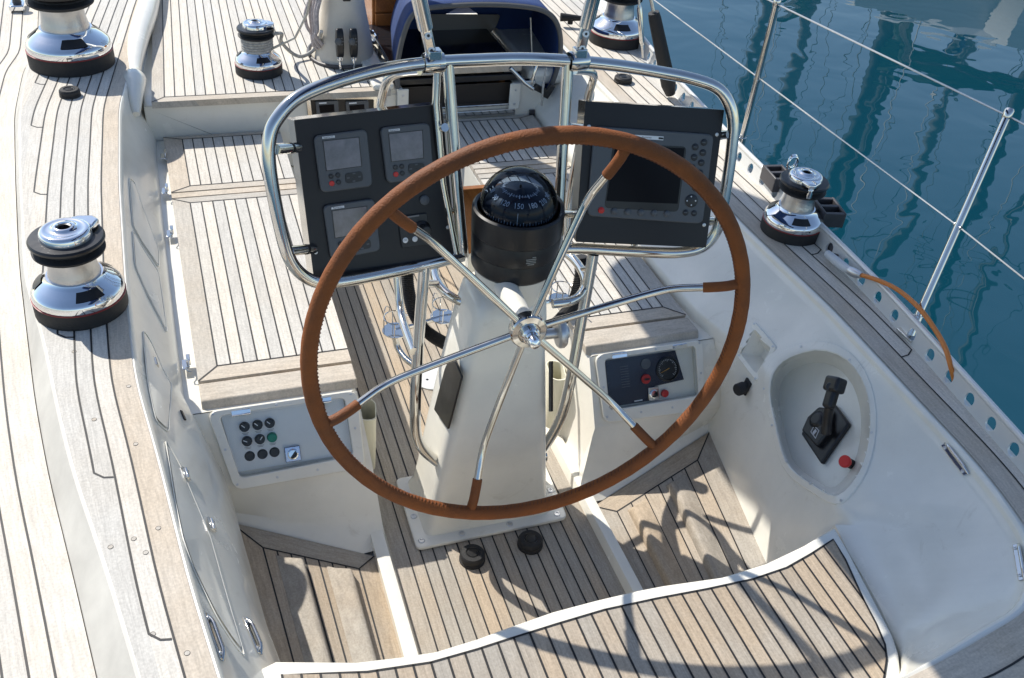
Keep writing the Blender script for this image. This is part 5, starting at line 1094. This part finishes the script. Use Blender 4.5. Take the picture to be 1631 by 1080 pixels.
T = thing("rope_clutch", "cluster of steel fittings and cords beside the right edge of the companionway", "deck fitting", tuple(P(850, 128, y=4.0))); mb = MB()
mb.tube([P(812, 108, y=3.98), P(836, 132, y=3.97), P(850, 142, y=3.96)], .010, 10); mb.tube([P(856, 100, y=3.98), P(846, 134, y=3.97)], .008, 8); mb.box(P(842, 130, y=3.98), (.06, .03, .02)); mb.build("steel_fitting", STEEL, T, bevel=.003)
mb = MB(); mb.tube(spline([P(870, 108, y=3.96), P(866, 130, y=3.94), P(864, 150, y=3.94), P(863, 168, y=3.95)], 4), .005, 8); mb.build("cord", ROPE, T)
mb = MB(); mb.box(P(874, 145, y=3.97), (.03, .02, .07), Matrix.Rotation(.5, 3, 'Y')); mb.box(P(860, 142, y=3.97), (.07, .02, .03), Matrix.Rotation(.5, 3, 'Y')); mb.build("cam_cleat", BLACK, T, bevel=.004)
mb = MB(); mb.box(P(847, 180, y=4.035), (.028, .010, .034)); tag(mb.build("power_socket", BLOCK, bevel=.003), "small dark square socket on the white bulkhead right of the companionway", "socket")
# ---- mizzen mast
mc = P(547, 88, z=.61); T = thing("mizzen_mast", "white mast foot wrapped in beige canvas with two black blocks", "mast", tuple(mc))
def msec(rx, ry, z, n=32, wob=0.): return [mc+V((rx*math.cos(2*math.pi*k/n)*(1+wob*math.sin(5*2*math.pi*k/n+z*9)), ry*math.sin(2*math.pi*k/n)*(1+wob*math.cos(3*2*math.pi*k/n+z*14)), z)) for k in range(n)]
mb = MB(); mb.loft([msec(.085, .12, z) for z in (0, .5, 1.2, 6.2)], closed=True); mb.build("pole", MASTP, T)
mb = MB(); mb.box(mc+V((0, -.125, 1.0)), (.035, .02, 1.4)); mb.build("sail_track", BLACK, T, bevel=.003)
mb = MB(); mb.loft([msec(.155, .185, 0, wob=.03), msec(.145, .175, .03, wob=.03), msec(.132, .165, .09, wob=.05), msec(.118, .15, .16, wob=.05), msec(.103, .137, .24, wob=.05), msec(.096, .13, .30, wob=.03), msec(.094, .128, .325)], closed=True); mb.build("canvas_boot", BOOT, T, ang=70)
mb = MB(); mb.tube([mc+V((math.cos(a)*.165, math.sin(a)*.195, .012+.004*math.sin(a*3))) for a in [2*math.pi*k/40 for k in range(40)]], .009, 8, closed=True); mb.build("base_cord", BLOCK, T)
for u, v in ((541, 66), (563, 66)):
    c = P(u, v, y=mc.y-.20); mb = MB(); rows = []
    for s_ in (-.016, .016):
        rows.append([c+V((s_, 0, 0))+V((0, math.cos(a)*.028, math.sin(a)*(.060 if math.sin(a) > 0 else .075))) for a in [2*math.pi*k/24 for k in range(24)]])
    mb.prism(rows[0], (.032, 0, 0)); bk_ = mb.build("turning_block", BLACK, T, bevel=.005)
    mb = MB(); mb.lathe([(.012, 0), (.016, .002), (.008, .005), (0, .005)], c+V((-.012, -.03, .01)), (0, -1, .2), 14)
    for k in range(6): mb.lathe([(0, .003), (.004, .003)], c+V((0, -.0285, .01))+V((math.cos(k*1.05)*.01, 0, math.sin(k*1.05)*.016)), (0, -1, .0), 8)
    sub(mb, "sheave", GREYP, bk_); mb = MB(); mb.tube([c+V((0, 0, -.07)), c+V((0, .0, -.135))], .006, 8); mb.tube([c+V((math.cos(a)*.010, 0, -.082+math.sin(a)*.012)) for a in [2*math.pi*k/12 for k in range(12)]], .003, 6, closed=True); sub(mb, "shackle", CHROME, bk_)
mb = MB()
for k, (du, yo) in enumerate(((0, -.06), (5, -.09), (-5, -.03), (9, -.1))):
    q = [(500+du, -60), (502+du, -10), (498+du*.8, 20), (500+du*.6, 48), (499+du*.4, 66-k*3)]
    mb.tube(spline([P(u, v, y=mc.y+yo) for u, v in q]+[P(505+du, 78-k*2, y=mc.y+yo)], 5), .0085, 8)
q = [(493, 0), (486, 22), (489, 42), (497, 52), (505, 44)]; mb.tube(spline([P(u, v, y=mc.y-.04) for u, v in q], 5), .008, 8)
tag(mb.build("rope_coil", mat("faded_pink_rope", (.46, .41, .40), .85, bump=.8, bscale=240, var=.3, vscale=80)), "hanging bundle of faded rope falls on the left side of the mast", "rope")
mb = MB(); q = [(573, -20), (569, 10), (573, 32), (586, 48), (602, 56)]; mb.tube(spline([P(u, v, z=.70+.05*k) for (u, v), k in zip(q, (4, 2.5, 1, 0, -.6))], 6), .009, 8); tag(mb.build("cable_loop", BLOCK), "dark cable looping from the mast to the wooden box", "cable")
# ---- wooden box and small mouldings beside the hood
c = P(607, 50, z=.63); T = thing("wooden_locker", "varnished wooden locker between the mast and the blue hood", "locker", tuple(c)); x0 = P(581, 34, z=.63).x; y0 = P(600, 54, z=.63).y
mb = MB(); mb.box((x0+.17, y0+.14, .63+.22), (.34, .28, .44)); mb.build("carcass", VARN, T, bevel=.005)
for k in range(4):
    mb = MB(); mb.box((x0+.17, y0-.006, .63+.055+.108*k), (.31, .014, .10)); mb.build("drawer_front", VARN, T, bevel=.004)
mb = MB(); mb.box((.87, 4.55, .622), (.10, 1.05, .03)); struct(mb.build("hood_coaming", GEL, bevel=.012, seg=3))
c = P(597, 64, z=.65); T = thing("deck_cleat", "small steel cleat on the white moulding beside the hood", "cleat", tuple(c)); mb = MB(); mb.box(c, (.05, .07, .02)); mb.build("base", STEEL, T, bevel=.004); mb = MB(); mb.tube([c+V((0, -.04, .03)), c+V((0, .04, .03))], .008, 8); mb.tube([c, c+V((0, 0, .03))], .010, 8); mb.build("horn", CHROME, T)
c = P(28, 8, z=ZD+.02); T = thing("deck_cleat", "steel fairlead at the top left edge of the side deck", "cleat", tuple(c)); mb = MB(); mb.box(c, (.07, .12, .03)); mb.build("base", CHROME, T, bevel=.006); mb = MB(); mb.lathe([(.03, 0), (.02, .02), (.02, .05), (.03, .065), (0, .065)], c, n=20); mb.build("roller", BLOCK, T)
c = P(908, 38, z=.70); T = thing("deck_cleat", "black cleat on the white cabin top right of the hood", "cleat", tuple(c)); mb = MB(); mb.tube([c+V((-.05, .02, .03)), c+V((.10, -.02, .03))], [.022, .009], 10); mb.tube([c, c+V((0, 0, .03))], .014, 10); mb.build("lever", BLACKM, T)
# ---- mizzen boom with the stowed sail, above and outside the photograph (it shades the right side)
T = thing("mizzen_boom", "boom with its stowed sail in a blue cover above the cockpit", "boom", (mc.x, 3.9, 2.8)); mb = MB(); mb.tube([(mc.x, mc.y-.15, 2.24), (mc.x+.02, .75, 2.20)], .06, 16); mb.build("spar", MASTP, T)
mb = MB(); rows = []
for k in range(15):
    t = k/14; y = 4.1-3.5*t; hw, hh = .36-.03*t, .44-.10*t; zc_ = 2.62
    rows.append([V((mc.x-.04+.02*t+math.cos(a)*hw*(1+.06*math.sin(a*5+k)), y, zc_+math.sin(a)*hh*(1+.04*math.sin(a*3+k*2)))) for a in [2*math.pi*j/20 for j in range(20)]])
mb.loft(rows, closed=True); mb.add(rows[0], [tuple(range(20))]); mb.add(rows[-1], [tuple(range(20))]); mb.build("sail_cover", CANVAS, T)
# ---- boats moored on the far side of the basin; the photograph shows them as reflections
HULLW = mat("white_boat_hull", (.72, .73, .72), .25, coat=.3); GREENB = mat("dark_green_cover", (.012, .05, .03), .8); SPAR = mat("backlit_grey_spar", (.12, .13, .14), .5); DSPAR = mat("backlit_dark_spar", (.03, .035, .035), .5); WIREF = mat("backlit_rigging_wire", (.20, .20, .20), .5)  # spars and rigging wires coloured dark to imitate a backlit look against the sky
def sailboat(u, v, D, Hm, label, hd=0., dark=False, L_=11., cover=GREENB):
    d = ray(u, v); h = V((d.x, d.y, 0)).normalized(); c = V((h.x*D, h.y*D, ZW)); f = Matrix.Rotation(hd, 3, 'Z')@h; s = V((-f.y, f.x, 0)); T = thing("moored_sailing_boat", label, "sailing boat", tuple(c), "boats moored across the basin")
    B_ = L_*.30; rows = []
    for t, w_, sh in ((-.42, .62, .95), (-.38, .80, .95), (-.2, .96, .92), (0, 1., .95), (.2, .88, 1.02), (.38, .52, 1.15), (.50, .05, 1.3)):
        o = c+f*(t*L_); hw = w_*B_/2; rows.append([o-s*hw+V((0, 0, sh)), o-s*hw*.93+V((0, 0, .35)), o-s*hw*.45+V((0, 0, -.3)), o+s*hw*.45+V((0, 0, -.3)), o+s*hw*.93+V((0, 0, .35)), o+s*hw+V((0, 0, sh)), o+V((0, 0, sh+.10))])
    mb = MB(); mb.loft(rows, closed=True); mb.add(rows[0], [tuple(range(7))]); mb.build("hull", HULLW, T, ang=50)
    mb = MB(); r2 = []
    for t, w_, hh in ((-.16, .48, .05), (-.14, .50, .50), (.08, .46, .48), (.22, .30, .10)):
        o = c+f*(t*L_)+V((0, 0, .98)); hw = w_*B_/2; r2.append([o-s*hw, o-s*hw*.85+V((0, 0, hh)), o+s*hw*.85+V((0, 0, hh)), o+s*hw])
    mb.loft(r2); mb.add(r2[0], [(0, 1, 2, 3)]); mb.build("cabin", HULLW, T, ang=30)
    m = DSPAR if dark else SPAR; mb = MB(); mo = c+f*(L_*.08); mb.tube([mo+V((0, 0, .8)), mo+V((0, 0, Hm))], [.15, .12], 10); mb.build("mast", m, T)
    mb = MB(); mb.tube([mo+V((0, 0, 2.2)), mo-f*(L_*.42)+V((0, 0, 2.1))], .07, 8); mb.build("boom", m, T); mb = MB(); mb.tube([mo-f*.1+V((0, 0, 2.42)), mo-f*(L_*.2)+V((0, 0, 2.36)), mo-f*(L_*.40)+V((0, 0, 2.25))], [.24, .20, .12], 10); mb.build("sail_cover", cover, T)
    mb = MB(); tp = mo+V((0, 0, Hm)); sp = mo+V((0, 0, Hm*.55))
    for q in (f*(L_*.42), -f*(L_*.5), s*B_*.48, -s*B_*.48): mb.tube([tp, mo+q+V((0, 0, 1.))], .010, 5)
    mb.tube([sp-s*.9, sp+s*.9], .03, 6); mb.build("rigging", WIREF, T)
    return T
sailboat(1180, 200, 25, 15, "white sloop at the far left of the moored boats, seen by its thin mast reflection", .1, L_=9.5)
sailboat(1248, 150, 23, 13.5, "white sloop with a green sail cover whose mast reflects beside the far stanchion", -.12)
sailboat(1388, 200, 22, 15.5, "white sloop with spars coloured dark as backlit, reflected in the middle of the water", .05, dark=True, L_=12)
sailboat(1490, 200, 24, 16.5, "white sloop with mast coloured grey as backlit, reflected right of the middle", -.05, L_=12, cover=CANVAS)
sailboat(1600, 230, 21, 14.5, "white sloop with spars coloured dark as backlit, reflected at the right edge of the photo", .1, dark=True)
sailboat(1690, 200, 23, 15, "white sloop beyond the right edge of the photo", .0, cover=CANVAS)
sailboat(1480, 40, 19, 13, "near white ketch with a dark green awning reflected in the top right corner", 1.35, dark=True, L_=9)
mb = MB(); mb.box((22, 42, -.4), (90, 6, 2.2), Matrix.Rotation(-.35, 3, 'Z')); tag(mb.build("reflection_quay", mat("stone_quay", (.30, .28, .25), .9, bump=.5, bscale=3, var=.2, vscale=1.), bevel=.05), "unseen stone quay added across the basin for its reflection", "quay")  # out-of-view quay, put in to vary what the water reflects
# ================================================================== LIGHT
SUN = V((-.50, .80, 1.)).normalized()
w = bpy.data.worlds.new("World"); SC.world = w; w.use_nodes = True; nt = w.node_tree; bg = nt.nodes["Background"]; sk = nt.nodes.new("ShaderNodeTexSky"); sk.sky_type = 'NISHITA'; sk.sun_disc = False
sk.sun_elevation = math.asin(SUN.z); sk.sun_rotation = math.atan2(SUN.x, SUN.y); sk.air_density = 1.; sk.dust_density = .6; nt.links.new(sk.outputs[0], bg.inputs[0]); bg.inputs[1].default_value = .125
sl = bpy.data.lights.new("sun", 'SUN'); sl.energy = 4.2; sl.angle = math.radians(.5); sl.color = (1, .95, .87); so = bpy.data.objects.new("sun", sl); COL.objects.link(so); so.rotation_euler = SUN.to_track_quat('Z', 'Y').to_euler()
SC.view_settings.view_transform = 'Standard'; SC.view_settings.look = 'None'; SC.view_settings.gamma = 1; SC.view_settings.exposure = .42
try: SC.cycles.use_denoising = True
except Exception: pass
